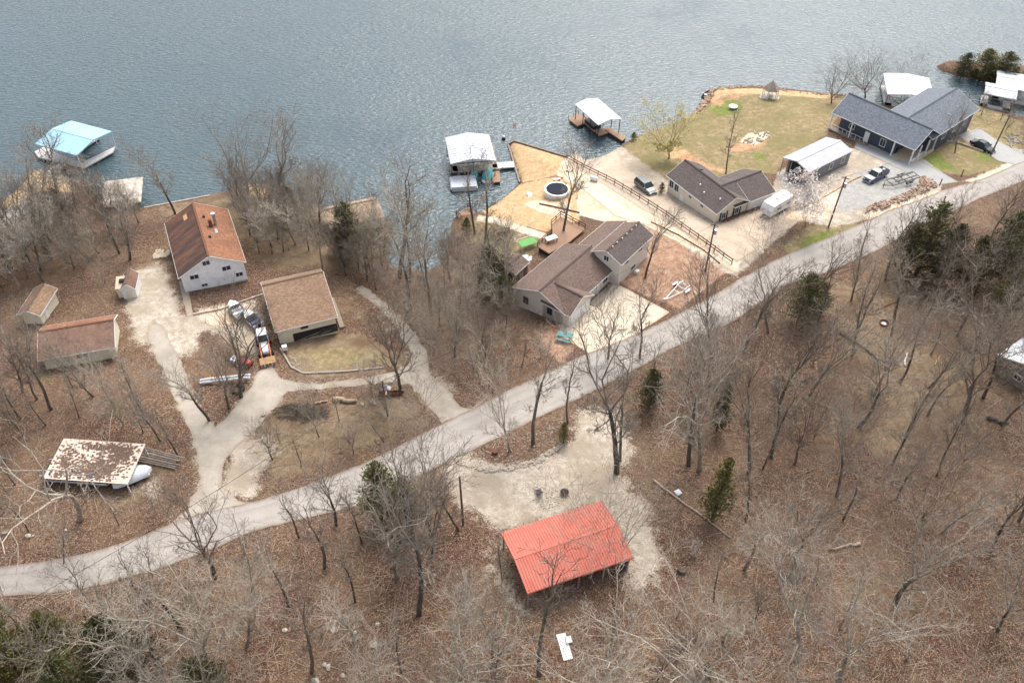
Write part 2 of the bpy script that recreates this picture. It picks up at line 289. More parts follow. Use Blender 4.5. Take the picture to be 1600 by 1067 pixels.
def water_material():
    m, nd, lk, b = newmat('lake_water')
    tc = nd.new('ShaderNodeTexCoord'); v = tc.outputs['Object']
    mp = nd.new('ShaderNodeMapping'); mp.inputs['Rotation'].default_value = (0, 0, R(16)); mp.inputs['Scale'].default_value = (0.55, 1.25, 1); lk.new(v, mp.inputs['Vector'])
    n1 = noise(nd, lk, mp.outputs[0], 1.5, 2.5, 0.5); n1.inputs['Distortion'].default_value = 0.4
    n2 = noise(nd, lk, v, 0.03, 4, 0.6)
    b.inputs['Roughness'].default_value = 0.12; b.inputs['IOR'].default_value = 1.42
    r = ramp(nd, [(0.35, (0.040, 0.068, 0.078)), (0.65, (0.056, 0.088, 0.098))]); lk.new(n2.outputs[0], r.inputs[0]); lk.new(r.outputs[0], b.inputs['Base Color'])
    bp = nd.new('ShaderNodeBump'); bp.inputs['Strength'].default_value = 1.0; bp.inputs['Distance'].default_value = 0.36
    st = nd.new('ShaderNodeMapRange'); lk.new(n2.outputs[0], st.inputs[0]); st.inputs[1].default_value = 0.3; st.inputs[2].default_value = 0.7; st.inputs[3].default_value = 0.35; st.inputs[4].default_value = 1.0
    lk.new(st.outputs[0], bp.inputs['Strength'])
    lk.new(n1.outputs[0], bp.inputs['Height']); lk.new(bp.outputs[0], b.inputs['Normal'])
    return m
M['water'] = water_material()

# ------------------------------------------------------------------ building blocks
class MB:
    """collects faces; build() links them as ONE mesh object"""
    def __init__(s): s.v = []; s.f = []; s.uv = {}
    def add(s, vs, fs):
        o = len(s.v); s.v += [tuple(map(float, p)) for p in vs]; s.f += [tuple(i+o for i in f) for f in fs]; return s
    def box(s, x0, x1, y0, y1, z0, z1):
        return s.add([(x0,y0,z0),(x1,y0,z0),(x1,y1,z0),(x0,y1,z0),(x0,y0,z1),(x1,y0,z1),(x1,y1,z1),(x0,y1,z1)],
                     [(0,3,2,1),(4,5,6,7),(0,1,5,4),(1,2,6,5),(2,3,7,6),(3,0,4,7)])
    def bar(s, a, b, w, hh=None):
        """square bar from a to b"""
        hh = hh or w; a = Vector(a); b = Vector(b); d = (b-a).normalized()
        up = Vector((0,0,1)) if abs(d.z) < 0.9 else Vector((0,1,0))
        x = d.cross(up).normalized()*w/2; y = x.normalized().cross(d)*hh/2
        return s.add([a-x-y,a+x-y,a+x+y,a-x+y,b-x-y,b+x-y,b+x+y,b-x+y], [(0,3,2,1),(4,5,6,7),(0,1,5,4),(1,2,6,5),(2,3,7,6),(3,0,4,7)])
    def tube(s, pts, rs, n=6, cap=True):
        o = len(s.v); pts = [Vector(p) for p in pts]; k = len(pts)
        for i, p in enumerate(pts):
            d = (pts[min(i+1,k-1)]-pts[max(i-1,0)])
            d = d.normalized() if d.length > 1e-9 else Vector((0,0,1))
            a = d.cross(Vector((0.31,0.95,0.05))).normalized(); b = d.cross(a)
            r = rs[i] if hasattr(rs, '__len__') else rs
            for j in range(n):
                t = 2*math.pi*j/n; s.v.append(tuple(p+(a*math.cos(t)+b*math.sin(t))*r))
        for i in range(k-1):
            for j in range(n):
                q = o+i*n; s.f.append((q+j, q+(j+1)%n, q+n+(j+1)%n, q+n+j))
        if cap: s.f.append(tuple(o+j for j in range(n))[::-1]); s.f.append(tuple(o+(k-1)*n+j for j in range(n)))
        return s
    def prism(s, poly, z0, z1):
        n = len(poly); a = [(p[0],p[1],z0) for p in poly]+[(p[0],p[1],z1) for p in poly]
        ar = sum(poly[i][0]*poly[(i+1)%n][1]-poly[(i+1)%n][0]*poly[i][1] for i in range(n))
        fs = [tuple(range(n))[::-1], tuple(range(n, 2*n))]+[(i,(i+1)%n,n+(i+1)%n,n+i) for i in range(n)]
        if ar < 0: fs = [f[::-1] for f in fs]
        return s.add(a, fs)
    def slab(s, q, t):
        """a sheet with four corners q and thickness t below; keeps metric UVs along its edges"""
        q = [Vector(p) for p in q]; nrm = (q[1]-q[0]).cross(q[3]-q[0]).normalized()
        if nrm.z < 0: nrm = -nrm
        o = len(s.f); s.add([*q, *[p-nrm*t for p in q]], [(0,1,2,3),(7,6,5,4),(0,4,5,1),(1,5,6,2),(2,6,7,3),(3,7,4,0)])
        L = (q[1]-q[0]).length; W = (q[3]-q[0]).length; s.uv[o] = [(0,0),(L,0),(L,W),(0,W)]; return s
    def ball(s, c, r, n=8, sq=(1,1,1), jit=0, rnd=random):
        o = len(s.v); rows = n//2+1
        for i in range(rows):
            ph = math.pi*i/(rows-1)
            for j in range(n):
                t = 2*math.pi*j/n; k = 1+rnd.uniform(-jit, jit) if jit else 1
                s.v.append((c[0]+r*k*sq[0]*math.sin(ph)*math.cos(t), c[1]+r*k*sq[1]*math.sin(ph)*math.sin(t), c[2]+r*k*sq[2]*math.cos(ph)))
        for i in range(rows-1):
            for j in range(n): s.f.append((o+i*n+j, o+(i+1)*n+j, o+(i+1)*n+(j+1)%n, o+i*n+(j+1)%n))
        return s
    def build(s, name, m, parent=None, world=False, smooth=False, bevel=0, thick=0):
        me = bpy.data.meshes.new(name); vs = s.v
        if world and parent is not None:
            l = parent['_loc']; a = -parent['_rz']; ca, sa = math.cos(a), math.sin(a)
            vs = [((x-l[0])*ca-(y-l[1])*sa, (x-l[0])*sa+(y-l[1])*ca, z-l[2]) for x, y, z in vs]
        me.from_pydata(vs, [], s.f)
        if s.uv:
            ul = me.uv_layers.new(name='UVMap')
            for fi, uv in s.uv.items():
                for k, li in enumerate(me.polygons[fi].loop_indices): ul.data[li].uv = uv[k]
        me.materials.append(m)
        if smooth: me.polygons.foreach_set('use_smooth', [True]*len(me.polygons))
        o = bpy.data.objects.new(name, me); C.objects.link(o)
        if parent is not None: o.parent = parent
        if bevel:
            bv = o.modifiers.new('bevel', 'BEVEL'); bv.width = bevel; bv.segments = 2
        return o
def thing(name, label, cat, loc=(0,0,0), rz=0.0, group=None):
    o = bpy.data.objects.new(name, None); C.objects.link(o); o.empty_display_size = 0.3
    o.location = loc; o.rotation_euler = (0,0,rz); o['label'] = label; o['category'] = cat
    if group: o['group'] = group
    o['_loc'] = [float(c) for c in loc]; o['_rz'] = float(rz)
    return o
def tag(o, label, cat, group=None):
    o['label'] = label; o['category'] = cat
    if group: o['group'] = group
    return o
def struct(o, kind='structure', label=None):
    o['kind'] = kind
    if label: o['label'] = label
    return o
def frame(a, b, z):
    """origin under pixel a on the level z, and the heading from a to b"""
    A = P(*a, z); B = P(*b, z); d = (B-A)[:2]
    return A[0], A[1], math.atan2(d[1], d[0]), float(np.linalg.norm(d))
# ------------------------------------------------------------------ the ground, with what covers it
def axis(lo, hi, step, outer):
    core = list(np.arange(lo, hi+1e-6, step)); return np.array(sorted([-o for o in outer if -o < lo])+core+sorted([o for o in outer if o > hi]))
GX = np.array([-900,-600,-400,-260,-180,-145]+list(np.arange(-120, 140.01, 0.5))+[150,175,220,300,420,600,900.0])
GY = np.array([-400,-250,-120,-50,-10,8]+list(np.arange(20, 205.01, 0.5))+[215,240,280,350,500,800.0])
XX, YY = np.meshgrid(GX, GY); ZZ = hgt(XX.ravel(), YY.ravel()).reshape(XX.shape)
nx, ny = len(GX), len(GY)
gm = bpy.data.meshes.new('ground')
gv = np.stack([XX.ravel(), YY.ravel(), ZZ.ravel()], 1)
ii = (np.arange(ny-1)[:, None]*nx+np.arange(nx-1)[None, :]).ravel()
fq = np.stack([ii, ii+1, ii+nx+1, ii+nx], 1)
gm.vertices.add(len(gv)); gm.vertices.foreach_set('co', gv.ravel().astype('f4'))
gm.loops.add(fq.size); gm.loops.foreach_set('vertex_index', fq.ravel().astype('i4'))
gm.polygons.add(len(fq)); gm.polygons.foreach_set('loop_start', np.arange(0, fq.size, 4).astype('i4')); gm.polygons.foreach_set('loop_total', np.full(len(fq), 4, 'i4'))
gm.update(calc_edges=True); gm.validate(); gm.materials.append(M['ground'])
gm.polygons.foreach_set('use_smooth', [True]*len(fq))
DRIVE1 = [(262,826),(296,790),(312,755),(305,700),(285,650),(262,600),(243,560),(228,520),(240,500),(262,520),(280,560),(296,600),(318,645),(336,668),(352,655),(388,610),(404,580),(425,570),(440,592),(480,600),(560,592),(610,582),(636,572),(640,550),(622,515),(590,480),(556,452),(566,446),(606,476),(650,520),(668,555),(672,585),(700,610),(720,636),(735,640),(760,620),(745,645),(690,662),(672,640),(640,600),(600,598),(540,604),(450,612),(428,640),(400,670),(362,708),(348,730),(346,760),(372,782),(402,790),(340,808)]
def gpoly(pts): return [tuple(G(a, b)[:2]) for a, b in pts]
FX, FY = XX.ravel(), YY.ravel()
def cover(name, polys):
    """how far each ground point lies inside the outlines, 0 outside .. 1 well inside, blended over `soft` metres"""
    w = np.zeros(len(FX))
    for pts, soft, amt in polys:
        q = np.array(gpoly(pts)); x0, y0 = q.min(0)-soft; x1, y1 = q.max(0)+soft
        s = np.where((FX > x0) & (FX < x1) & (FY > y0) & (FY < y1))[0]
        d = seg_dist(FX[s], FY[s], q); w[s] = np.maximum(w[s], np.clip(0.5+d/soft/2, 0, 1)*amt)
    a = gm.attributes.new(name, 'FLOAT', 'POINT'); a.data.foreach_set('value', w.astype('f4'))
cover('dry', [([(1180,150),(1290,158),(1290,180),(1230,200),(1180,190)],4,.55), ([(1000,215),(1040,205),(1040,240),(1000,250)],3,.6), ([(440,525),(560,520),(650,565),(600,580),(490,590),(455,575)],1.5,1), ([(380,660),(420,620),(640,600),(700,650),(600,715),(430,770),(370,760)],4,.62),
    ([(1290,480),(1390,455),(1420,560),(1380,600),(1310,545)],4,.8), ([(470,455),(560,440),(620,520),(560,520)],4,.55), ([(190,420),(260,390),(290,460),(210,470)],4,.8), ([(250,780),(300,735),(240,700),(190,770),(150,800)],3,.7),
    ([(1330,480),(1600,560),(1600,700),(1400,760),(1300,700)],6,.6), ([(690,380),(860,450),(860,560),(700,600),(560,430)],6,.42), ([(0,470),(70,490),(60,590),(0,600)],5,.6), ([(1180,440),(1430,400),(1500,420),(1300,520),(1180,520)],5,.6),
    ([(230,325),(420,290),(600,350),(600,440),(420,420),(380,380),(250,350)],5,.75), ([(690,650),(1000,590),(1010,620),(700,740)],3,.5)])
cover('lawn', [([(975,230),(1000,212),(1045,192),(1090,170),(1110,140),(1220,142),(1330,152),(1310,180),(1292,210),(1225,250),(1212,272),(1165,268),(1130,275),(1045,285),(1030,292),(1010,280),(968,240)],1.0,1), ([(1215,268),(1300,222),(1345,236),(1340,252),(1225,280)],1.5,.7),
    ([(1424,256),(1480,222),(1520,195),(1545,215),(1575,250),(1560,262),(1510,275),(1455,268)],1,1), ([(735,345),(770,342),(850,362),(830,400),(790,400),(755,385),(728,372)],1.5,1),
    ([(1215,385),(1262,352),(1345,350),(1330,362),(1250,405)],1.5,.9), ([(452,545),(560,538),(630,560),(600,572),(490,582)],2,.75), ([(800,228),(885,250),(886,262),(868,274),(812,284)],1,.9), ([(1360,262),(1335,240),(1375,240),(1385,262)],1.2,.9),
    ([(1490,150),(1600,190),(1600,250),(1540,225),(1500,190)],2,.8)])
cover('green', [([(1108,172),(1122,160),(1145,156),(1160,162),(1152,178),(1125,182)],1.0,1.1), ([(1160,240),(1200,232),(1212,250),(1185,262)],2,.62), ([(1430,255),(1465,232),(1480,250),(1500,270),(1465,265)],1.4,.8), ([(1530,235),(1560,240),(1545,255),(1515,245)],1.4,.72),
    ([(1235,400),(1262,368),(1310,358),(1300,380),(1262,395)],1.6,.9), ([(1030,255),(1060,265),(1030,280)],1.6,.5), ([(1340,245),(1370,245),(1368,258)],1.0,.7), ([(40,560),(80,570),(100,600),(50,600)],3,.55), ([(800,232),(850,245),(840,262),(806,248)],1.6,.55), ([(560,380),(620,385),(600,430)],3,.5)])
cover('sand', [([(795,230),(803,222),(886,247),(890,260),(868,276),(815,287)],0.6,.68), ([(752,332),(778,316),(812,288),(868,276),(900,285),(905,345),(850,362),(790,345)],1.0,1), ([(0,318),(30,293),(60,266),(100,280),(120,300),(60,300),(20,330)],1.2,1), ([(1035,235),(1060,225),(1080,240),(1045,255)],2,.85), ([(385,290),(420,288),(420,310),(390,312)],1,.8), ([(1440,290),(1470,285),(1475,310),(1380,335)],1,.5), ([(845,505),(900,500),(905,530),(850,545)],1.5,.6), ([(1105,150),(1130,138),(1300,147),(1310,156),(1200,148),(1130,150),(1112,165)],0.8,.8)])
cover('bare', [([(1060,236),(1085,240),(1110,256),(1150,268),(1130,274),(1090,262),(1055,250)],1.2,.62), ([(1095,150),(1140,140),(1200,146),(1150,158),(1110,175)],1.5,.5), ([(1100,150),(1112,142),(1118,150),(1100,168),(1085,178)],0.8,1), ([(1130,235),(1170,215),(1215,212),(1190,232),(1150,240)],1.5,.75), ([(850,508),(895,500),(890,520),(860,535)],1,.7), ([(400,515),(430,500),(440,540),(410,560)],1.2,.5), ([(820,345),(862,352),(850,372),(825,362)],1,.4), ([(1380,248),(1340,285),(1300,290),(1330,265)],1,.5), ([(300,590),(385,580),(400,600),(320,610)],1.2,.5)])
cover('chips', [([(1008,352),(1022,348),(1080,380),(1130,415),(1135,425),(1062,482),(1010,462),(965,440)],0.7,1.05), ([(900,545),(880,515),(870,512),(835,520),(850,550),(880,575)],1.5,.75)])
cover('gravel', [(DRIVE1,3.4,.86), ([(900,232),(965,228),(1045,285),(1085,290),(1125,350),(1200,325),(1245,322),(1195,392),(1150,432),(1130,425),(880,262)],1.5,1.0), ([(695,722),(730,700),(770,727),(835,727),(885,695),(905,640),(965,632),(990,700),(965,745),(1015,800),(1040,880),(1000,935),(975,905),(990,860),(940,790),(830,820),(780,830),(735,800),(700,770),(690,740)],3.2,1), ([(790,830),(825,925),(870,960),(830,990),(780,960),(740,900),(735,820)],3,.62),
    ([(1130,400),(1195,330),(1215,270),(1290,225),(1345,235),(1470,285),(1470,310),(1350,345),(1300,355),(1250,345),(1200,385),(1140,425)],1.0,1), ([(200,430),(250,405),(275,450),(290,490),(360,478),(400,462),(420,520),(405,560),(320,520),(300,560),(250,560),(205,530),(190,470)],2.5,.86), ([(690,640),(730,600),(650,560),(620,590),(680,620)],2,.6), ([(380,665),(440,690),(400,780),(340,780),(350,700)],2,.8), ([(195,760),(240,730),(280,740),(240,800)],2.5,.62), ([(560,430),(640,540),(600,560)],2,.5)])
cover('pale', [([(880,250),(895,240),(935,262),(1010,300),(1160,395),(1150,425),(1005,350),(940,345),(900,335),(905,285),(870,275)],0.8,1.1), ([(745,338),(770,338),(850,365),(845,375),(790,352),(745,345)],0.6,1.05), ([(840,312),(895,318),(890,340),(850,335),(812,318)],0.8,.8), ([(1195,340),(1245,330),(1320,290),(1345,290),(1290,345),(1250,345)],1,.8), ([(1155,222),(1170,208),(1200,206),(1204,214),(1180,228)],0.8,1.0), ([(1500,285),(1560,262),(1600,240),(1600,262),(1540,282)],1.5,.95), ([(1345,335),(1465,298),(1472,305),(1360,345)],0.8,1), ([(300,480),(400,465),(400,510),(320,515)],2,.68), ([(230,500),(290,510),(290,560),(250,560)],3,.55)])
cover('grey', [([(1215,272),(1240,262),(1262,285),(1232,300)],1,1), ([(1310,300),(1345,268),(1390,255),(1460,285),(1440,295),(1350,325),(1310,330)],1.2,1.05), ([(1335,215),(1430,240),(1480,275),(1450,285),(1340,232)],1,1), ([(1500,195),(1560,225),(1600,235),(1600,250),(1560,248)],1.5,.95), ([(60,300),(110,310),(60,380),(0,400),(0,330)],2.5,.85)])
ground = bpy.data.objects.new('ground', gm); C.objects.link(ground); struct(ground)
wb = MB(); wb.add([(-9000,-3000,0),(9000,-3000,0),(9000,16000,0),(-9000,16000,0)], [(0,1,2,3)])
struct(wb.build('lake_water', M['water']))

def drape(name, pts, m, dz=0.03, jit=0.0, seed=1, step=0.8, px=True):
    """a sheet laid on the ground inside an outline; `edge` tells its material how near the border each point is"""
    rnd = random.Random(seed)
    base = gpoly(pts) if px else pts
    q = []
    for i in range(len(base)):
        a = np.array(base[i]); b = np.array(base[(i+1) % len(base)]); L = np.linalg.norm(b-a); k = max(1, int(L/step))
        for j in range(k):
            p = a+(b-a)*j/k
            if j and jit: p = p+np.array([rnd.uniform(-jit, jit), rnd.uniform(-jit, jit)])
            q.append(tuple(p))
    Q = np.array(q); x0, y0 = Q.min(0); x1, y1 = Q.max(0)
    gx, gy = np.meshgrid(np.arange(x0, x1, step), np.arange(y0, y1, step)); gx, gy = gx.ravel(), gy.ravel()
    d = seg_dist(gx, gy, Q); k = d > step*0.45
    allv = [Vector(p) for p in q]+[Vector((a, b)) for a, b in zip(gx[k], gy[k])]
    vs, es, fs, *_ = geometry.delaunay_2d_cdt(allv, [(i, (i+1) % len(q)) for i in range(len(q))], [], 1, 1e-5)
    A = np.array([(p.x, p.y) for p in vs]); z = hgt(A[:, 0], A[:, 1])+dz
    me = bpy.data.meshes.new(name); me.from_pydata([(A[i, 0], A[i, 1], z[i]) for i in range(len(A))], [], [tuple(f) for f in fs])
    e = np.clip(np.maximum(seg_dist(A[:, 0], A[:, 1], Q), 0)/0.9, 0, 1)
    at = me.attributes.new('edge', 'FLOAT', 'POINT'); at.data.foreach_set('value', e.astype('f4'))
    e2 = np.clip(np.maximum(seg_dist(A[:, 0], A[:, 1], Q), 0)/3.2, 0, 1)
    at = me.attributes.new('across', 'FLOAT', 'POINT'); at.data.foreach_set('value', e2.astype('f4'))
    bm = bmesh.new(); bm.from_mesh(me); bmesh.ops.recalc_face_normals(bm, faces=bm.faces)
    if bm.faces and sum(f.normal.z for f in bm.faces) < 0: bmesh.ops.reverse_faces(bm, faces=bm.faces)
    bm.to_mesh(me); bm.free(); me.materials.append(m)
    o = bpy.data.objects.new(name, me); C.objects.link(o); return struct(o)
ROAD_TOP = [(-120,890),(0,885),(100,872),(160,858),(220,838),(280,812),(330,798),(400,783),(480,758),(575,721),(640,688),(690,663),(800,607),(900,560),(1000,520),(1100,470),(1200,412),(1270,381),(1340,352),(1400,325),(1482,295),(1540,278),(1600,252),(1720,205)]
ROAD_BOT = [(-120,936),(0,932),(80,927),(160,914),(240,892),(320,863),(400,829),(487,808),(578,785),(640,752),(700,722),(800,674),(900,625),(1000,574),(1050,545),(1150,500),(1225,447),(1307,420),(1375,390),(1430,360),(1475,337),(1530,311),(1600,283),(1720,236)]
drape('road', ROAD_TOP+ROAD_BOT[::-1], M['road'], 0.05, 0.10, 1, 0.6)
RW = np.array(gpoly(ROAD_TOP+ROAD_BOT[::-1]))
drape('driveway', DRIVE1, M['drive'], 0.035, 0.28, 3)
drape('driveway', [(958,440),(1046,488),(990,525),(920,552),(880,528),(872,508),(905,488)], M['concrete'], 0.036, 0.04, 4)
drape('boat_ramp', [(905,236),(925,229),(940,233),(962,232),(975,262),(1040,300),(1062,326),(1120,352),(1200,330),(1236,330),(1190,384),(1152,410),(1000,325),(900,262)], M['ramp'], 0.036, 0.06, 5)
drape('driveway', [(882,262),(905,282),(1000,335),(1140,420),(1128,408),(1016,352),(985,345),(962,338),(915,300),(880,280)], M['concrete'], 0.034, 0.08, 6)
drape('concrete_path', [(748,336),(772,340),(812,352),(856,366),(848,374),(806,362),(768,348),(745,343)], M['concrete'], 0.036, 0.08, 7)
drape('patio', [(1338,218),(1372,222),(1432,248),(1498,285),(1460,290),(1400,262),(1335,232)], M['greydrive'], 0.036, 0.04, 8)
drape('driveway', [(1495,212),(1530,200),(1562,222),(1640,262),(1600,262),(1560,252),(1520,228)], M['greydrive'], 0.036, 0.1, 9)
drape('concrete_path', [(279,440),(291,437),(302,492),(293,496)], M['drive'], 0.036, 0.03, 10)

# ------------------------------------------------------------------ buildings
def window(root, side, u, z, w, hh, at, fm='white', gm_='glass', name='window'):
    """a framed window on the wall x=at ('x-','x+') or y=at ('y-','y+'), centred u along it and z up"""
    s = 1 if side[1] == '+' else -1
    f = MB(); g = MB(); t = 0.09
    def bx(m, u0, u1, z0, z1, d0, d1):
        a, b = sorted((at+s*d0, at+s*d1))
        if side[0] == 'x': m.box(a, b, u0, u1, z0, z1)
        else: m.box(u0, u1, a, b, z0, z1)
    bx(f, u-w/2-t, u-w/2, z-hh/2-t, z+hh/2+t, 0, .07); bx(f, u+w/2, u+w/2+t, z-hh/2-t, z+hh/2+t, 0, .07)
    bx(f, u-w/2, u+w/2, z-hh/2-t, z-hh/2, 0, .07); bx(f, u-w/2, u+w/2, z+hh/2, z+hh/2+t, 0, .07); bx(f, u-.025, u+.025, z-hh/2, z+hh/2, 0.01, .05)
    bx(g, u-w/2, u+w/2, z-hh/2, z+hh/2, 0.0, .025)
    fo = f.build(name, M[fm], root); g.build('pane', M[gm_], fo); return fo
def door(root, side, u, z0, w, hh, at, m='white', name='door'):
    s = 1 if side[1] == '+' else -1; d = MB(); k = MB()
    def bx(mm, u0, u1, za, zb, d0, d1):
        a, b = sorted((at+s*d0, at+s*d1))
        if side[0] == 'x': mm.box(a, b, u0, u1, za, zb)
        else: mm.box(u0, u1, a, b, za, zb)
    bx(d, u-w/2, u+w/2, z0, z0+hh, 0, .05)
    n = 4 if w > 2 else 2
    for i in range(n): bx(d, u-w/2+.1, u+w/2-.1, z0+.08+i*(hh-.1)/n, z0+(i+1)*(hh-.1)/n-.03, .05, .07)
    o = d.build(name, M[m], root)
    bx(k, u+w/2-.16, u+w/2-.08, z0+hh*.45, z0+hh*.45+.05, .07, .12); k.build('handle', M['steel'], o); return o
def gable(root, x0, x1, y0, y1, ze, rise, ax, wall, roof, zb, ov=0.4, off=0.5, walls=True, roof2=None, trim='white', th=0.14, ridgecap=None, zf=None):
    """block with a pitched roof; x0..y1 are the eaves, walls stand ov inside; off places the ridge; ze may differ per side"""
    zl, zr = (ze if hasattr(ze, '__len__') else (ze, ze)); zt = max(zl, zr)+rise
    if ax == 'x':
        yr = y0+(y1-y0)*off
        q1 = [(x0,y0,zl),(x1,y0,zl),(x1,yr,zt),(x0,yr,zt)]; q2 = [(x1,y1,zr),(x0,y1,zr),(x0,yr,zt),(x1,yr,zt)]
    else:
        xr = x0+(x1-x0)*off
        q1 = [(x0,y1,zl),(x0,y0,zl),(xr,y0,zt),(xr,y1,zt)]; q2 = [(x1,y0,zr),(x1,y1,zr),(xr,y1,zt),(xr,y0,zt)]
    if walls:
        m = MB(); a, b, c, d = x0+ov, x1-ov, y0+ov, y1-ov; e = th+.02
        if ax == 'x':
            k1 = (zt-zl)/(yr-y0); k2 = (zt-zr)/(y1-yr)
            vs = []
            for X in (a, b): vs += [(X,c,zb),(X,c,zl+k1*ov-e),(X,yr,zt-e),(X,d,zr+k2*ov-e),(X,d,zb)]
        else:
            k1 = (zt-zl)/(xr-x0); k2 = (zt-zr)/(x1-xr)
            vs = []
            for Y in (c, d): vs += [(a,Y,zb),(a,Y,zl+k1*ov-e),(xr,Y,zt-e),(b,Y,zr+k2*ov-e),(b,Y,zb)]
        m.add(vs, [(0,1,2,3,4),(9,8,7,6,5),(0,5,6,1),(1,6,7,2),(2,7,8,3),(3,8,9,4),(0,4,9,5)])
        m.build('wall', M[wall], root)
    r = MB().slab(q1, th).build('roof', roof, root)
    MB().slab(q2, th).build('roof', roof2 or roof, root)
    t = MB(); w = .16
    up = Vector((0,0,-.10))
    for q in (q1, q2):
        q = [Vector(p) for p in q]; cen = sum(q, Vector())/4
        for a_, b_ in ((q[0],q[1]), (q[1],q[2]), (q[3],q[0])):
            mid = (a_+b_)/2-cen; mid.z = 0
            o_ = mid.normalized()*.025
            t.bar(a_+o_+up, b_+o_+up, .04, w)
    t.build('fascia', M[trim], root)
    c_ = MB(); pr = (Vector(q1[2])+Vector((0,0,.02)), Vector(q1[3])+Vector((0,0,.02))); c_.bar(pr[0], pr[1], .32, .05); c_.build('ridge_cap', ridgecap or roof2 or roof, root)
    return r
def ribs(root, x0, x1, y0, y1, ze, rise, ax, m, n, off=.5, name='rib', w=.05, hh=.04, zl=None):
    """standing seams of a sheet roof, running from ridge to eave"""
    b = MB(); zt = ze+rise
    for i in range(n+1):
        if ax == 'x':
            x = x0+.03+(x1-x0-.06)*i/n; yr = y0+(y1-y0)*off
            b.bar((x,y0,ze+hh/2), (x,yr,zt+hh/2), w, hh); b.bar((x,yr,zt+hh/2), (x,y1,ze+hh/2), w, hh)
        else:
            y = y0+.03+(y1-y0-.06)*i/n; xr = x0+(x1-x0)*off
            b.bar((x0,y,ze+hh/2), (xr,y,zt+hh/2), w, hh); b.bar((xr,y,zt+hh/2), (x1,y,ze+hh/2), w, hh)
    return b.build(name, m, root)
def pipe(root, x, y, z, r=.07, hh=.45, m='steel', name='vent_pipe', cap=True):
    b = MB(); b.tube([(x,y,z-.2),(x,y,z+hh)], r, 8)
    if cap: b.tube([(x,y,z+hh),(x,y,z+hh+.06)], r*1.5, 8)
    return b.build(name, M[m], root)
def base_at(fx, z0):
    return (fx[0], fx[1], 0.0), fx[2]

# red sheet-roofed open shelter in the near clearing
f = frame((783,832), (940,782), 9.55); rt = thing('open_shelter', 'open-sided shelter with a bright orange-red ribbed metal roof in the gravel clearing', 'shelter', (f[0], f[1], 0), f[2]); W = f[3]
gable(rt, 0, W, -7.9, 0, 9.55, .75, 'x', 'dark', M['red_roof'], 6, walls=False, trim='red_roof', th=.06)
ribs(rt, 0, W, -7.9, 0, 9.55, .75, 'x', M['red_roof'], 38, w=.11, hh=.06)
for i in range(5):
    for y in (-.25, -7.65): MB().box(.2+i*(W-.5)/4-.08, .2+i*(W-.5)/4+.08, y-.08, y+.08, 5.7, 9.6).build('post', M['old_wood'], rt)
MB().bar((0.1,-.25,9.5), (W-.1,-.25,9.5), .1, .2).bar((0.1,-7.65,9.5), (W-.1,-7.65,9.5), .1, .2).build('beam', M['old_wood'], rt)
MB().box(W-.25, W-.15, -7.6, -3.4, 6.0, 9.3).build('wall', M['old_wood'], rt)
MB().box(3, 4.4, -5, -3.4, 6.2, 7.2).build('crate', M['dark'], rt); MB().box(6, 8.3, -6.6, -5.4, 6.2, 7.0).build('crate', M['dark'], rt)

# white two-storey house with the rust roof
f = frame((257,349), (356,327), 7.8); rt = thing('house', 'white two-storey gabled house with a rust-orange shingle roof, blackened on the left', 'house', (f[0], f[1], 0), f[2]); W = f[3]; D = 14.9
gable(rt, 0, W, -D, 0, 7.8, 2.7, 'y', 'offwhite', S_RUST2, 1.8, roof2=S_RUST, ov=.35)
yw = -D+.35
window(rt, 'y-', W*.44, 9.1, 1.0, .75, yw); window(rt, 'y-', W*.22, 7.1, 1.2, .75, yw); window(rt, 'y-', W*.70, 7.3, 1.2, .75, yw); window(rt, 'y-', W*.86, 5.6, 1.0, .7, yw); window(rt, 'y-', W*.33, 5.2, .8, .5, yw)
window(rt, 'x+', -3, 6.2, 1.0, .9, W-.35); window(rt, 'x+', -8, 6.2, 1.0, .9, W-.35)
MB().box(.33, W-.33, yw-.02, yw, 3.8, 4.35).build('foundation_band', M['concrete_wall'], rt)
ch = MB(); ch.box(W*.64, W*.64+.5, -6.6, -6.1, 9.0, 10.9); ch.build('chimney', M['rust'], rt)
c2 = MB(); c2.tube([(W*.74,-5.6,8.6),(W*.74,-5.6,11.2)], .24, 10).tube([(W*.74,-5.6,11.2),(W*.74,-5.6,11.4)], .38, 10); c2.build('flue', M['steel'], rt)
MB().box(W*.66, W*.74, -8.1, -6.9, 9.0, 9.42).build('skylight_kerb', M['steel'], rt)
for x, y in ((.6,-4.0), (.6,-9.6)): MB().tube([(W*x,y,9.7),(W*x,y,10.3)], .2, 8).build('roof_vent', M['black'], rt)
MB().slab([(W*.30,-3.0,9.42),(W*.36,-3.0,9.75),(W*.36,-1.6,9.75),(W*.30,-1.6,9.42)], .01).build('roof_patch', M['pallet'], rt)

# tan garage with a long front slope
f = frame((407,441), (500,420), 7.25); rt = thing('garage', 'cream outbuilding with a large tan shingle roof whose front slope is much longer', 'garage', (f[0], f[1], 0), f[2]); W = f[3]; D = 11.6
gable(rt, 0, W, -D, 0, 7.25, 2.1, 'x', 'cream', S_TAN, 2.5, off=.70, ov=.35)
yw = -D+.35
window(rt, 'y-', W*.46, 6.6, .9, .45, yw, 'rust')
MB().box(W*.26, W*.97, yw-.03, yw, 4.3, 5.8).build('bay_shade_panel', M['dark'], rt)  # dark panel on the solid wall paints the shade inside the bay
d = MB()
for i in range(7): d.bar((W*(.3+.06*i), yw-.12-.02*i, 4.4+.1*(i%3)), (W*(.55+.05*i), yw-.25-.04*i, 5.0+.12*(i%4)), .06)
d.build('stacked_lumber', M['old_wood'], rt)
MB().box(W*.72, W*.95, yw-.35, yw-.06, 4.6, 5.5).build('covered_bench', M['float'], rt)
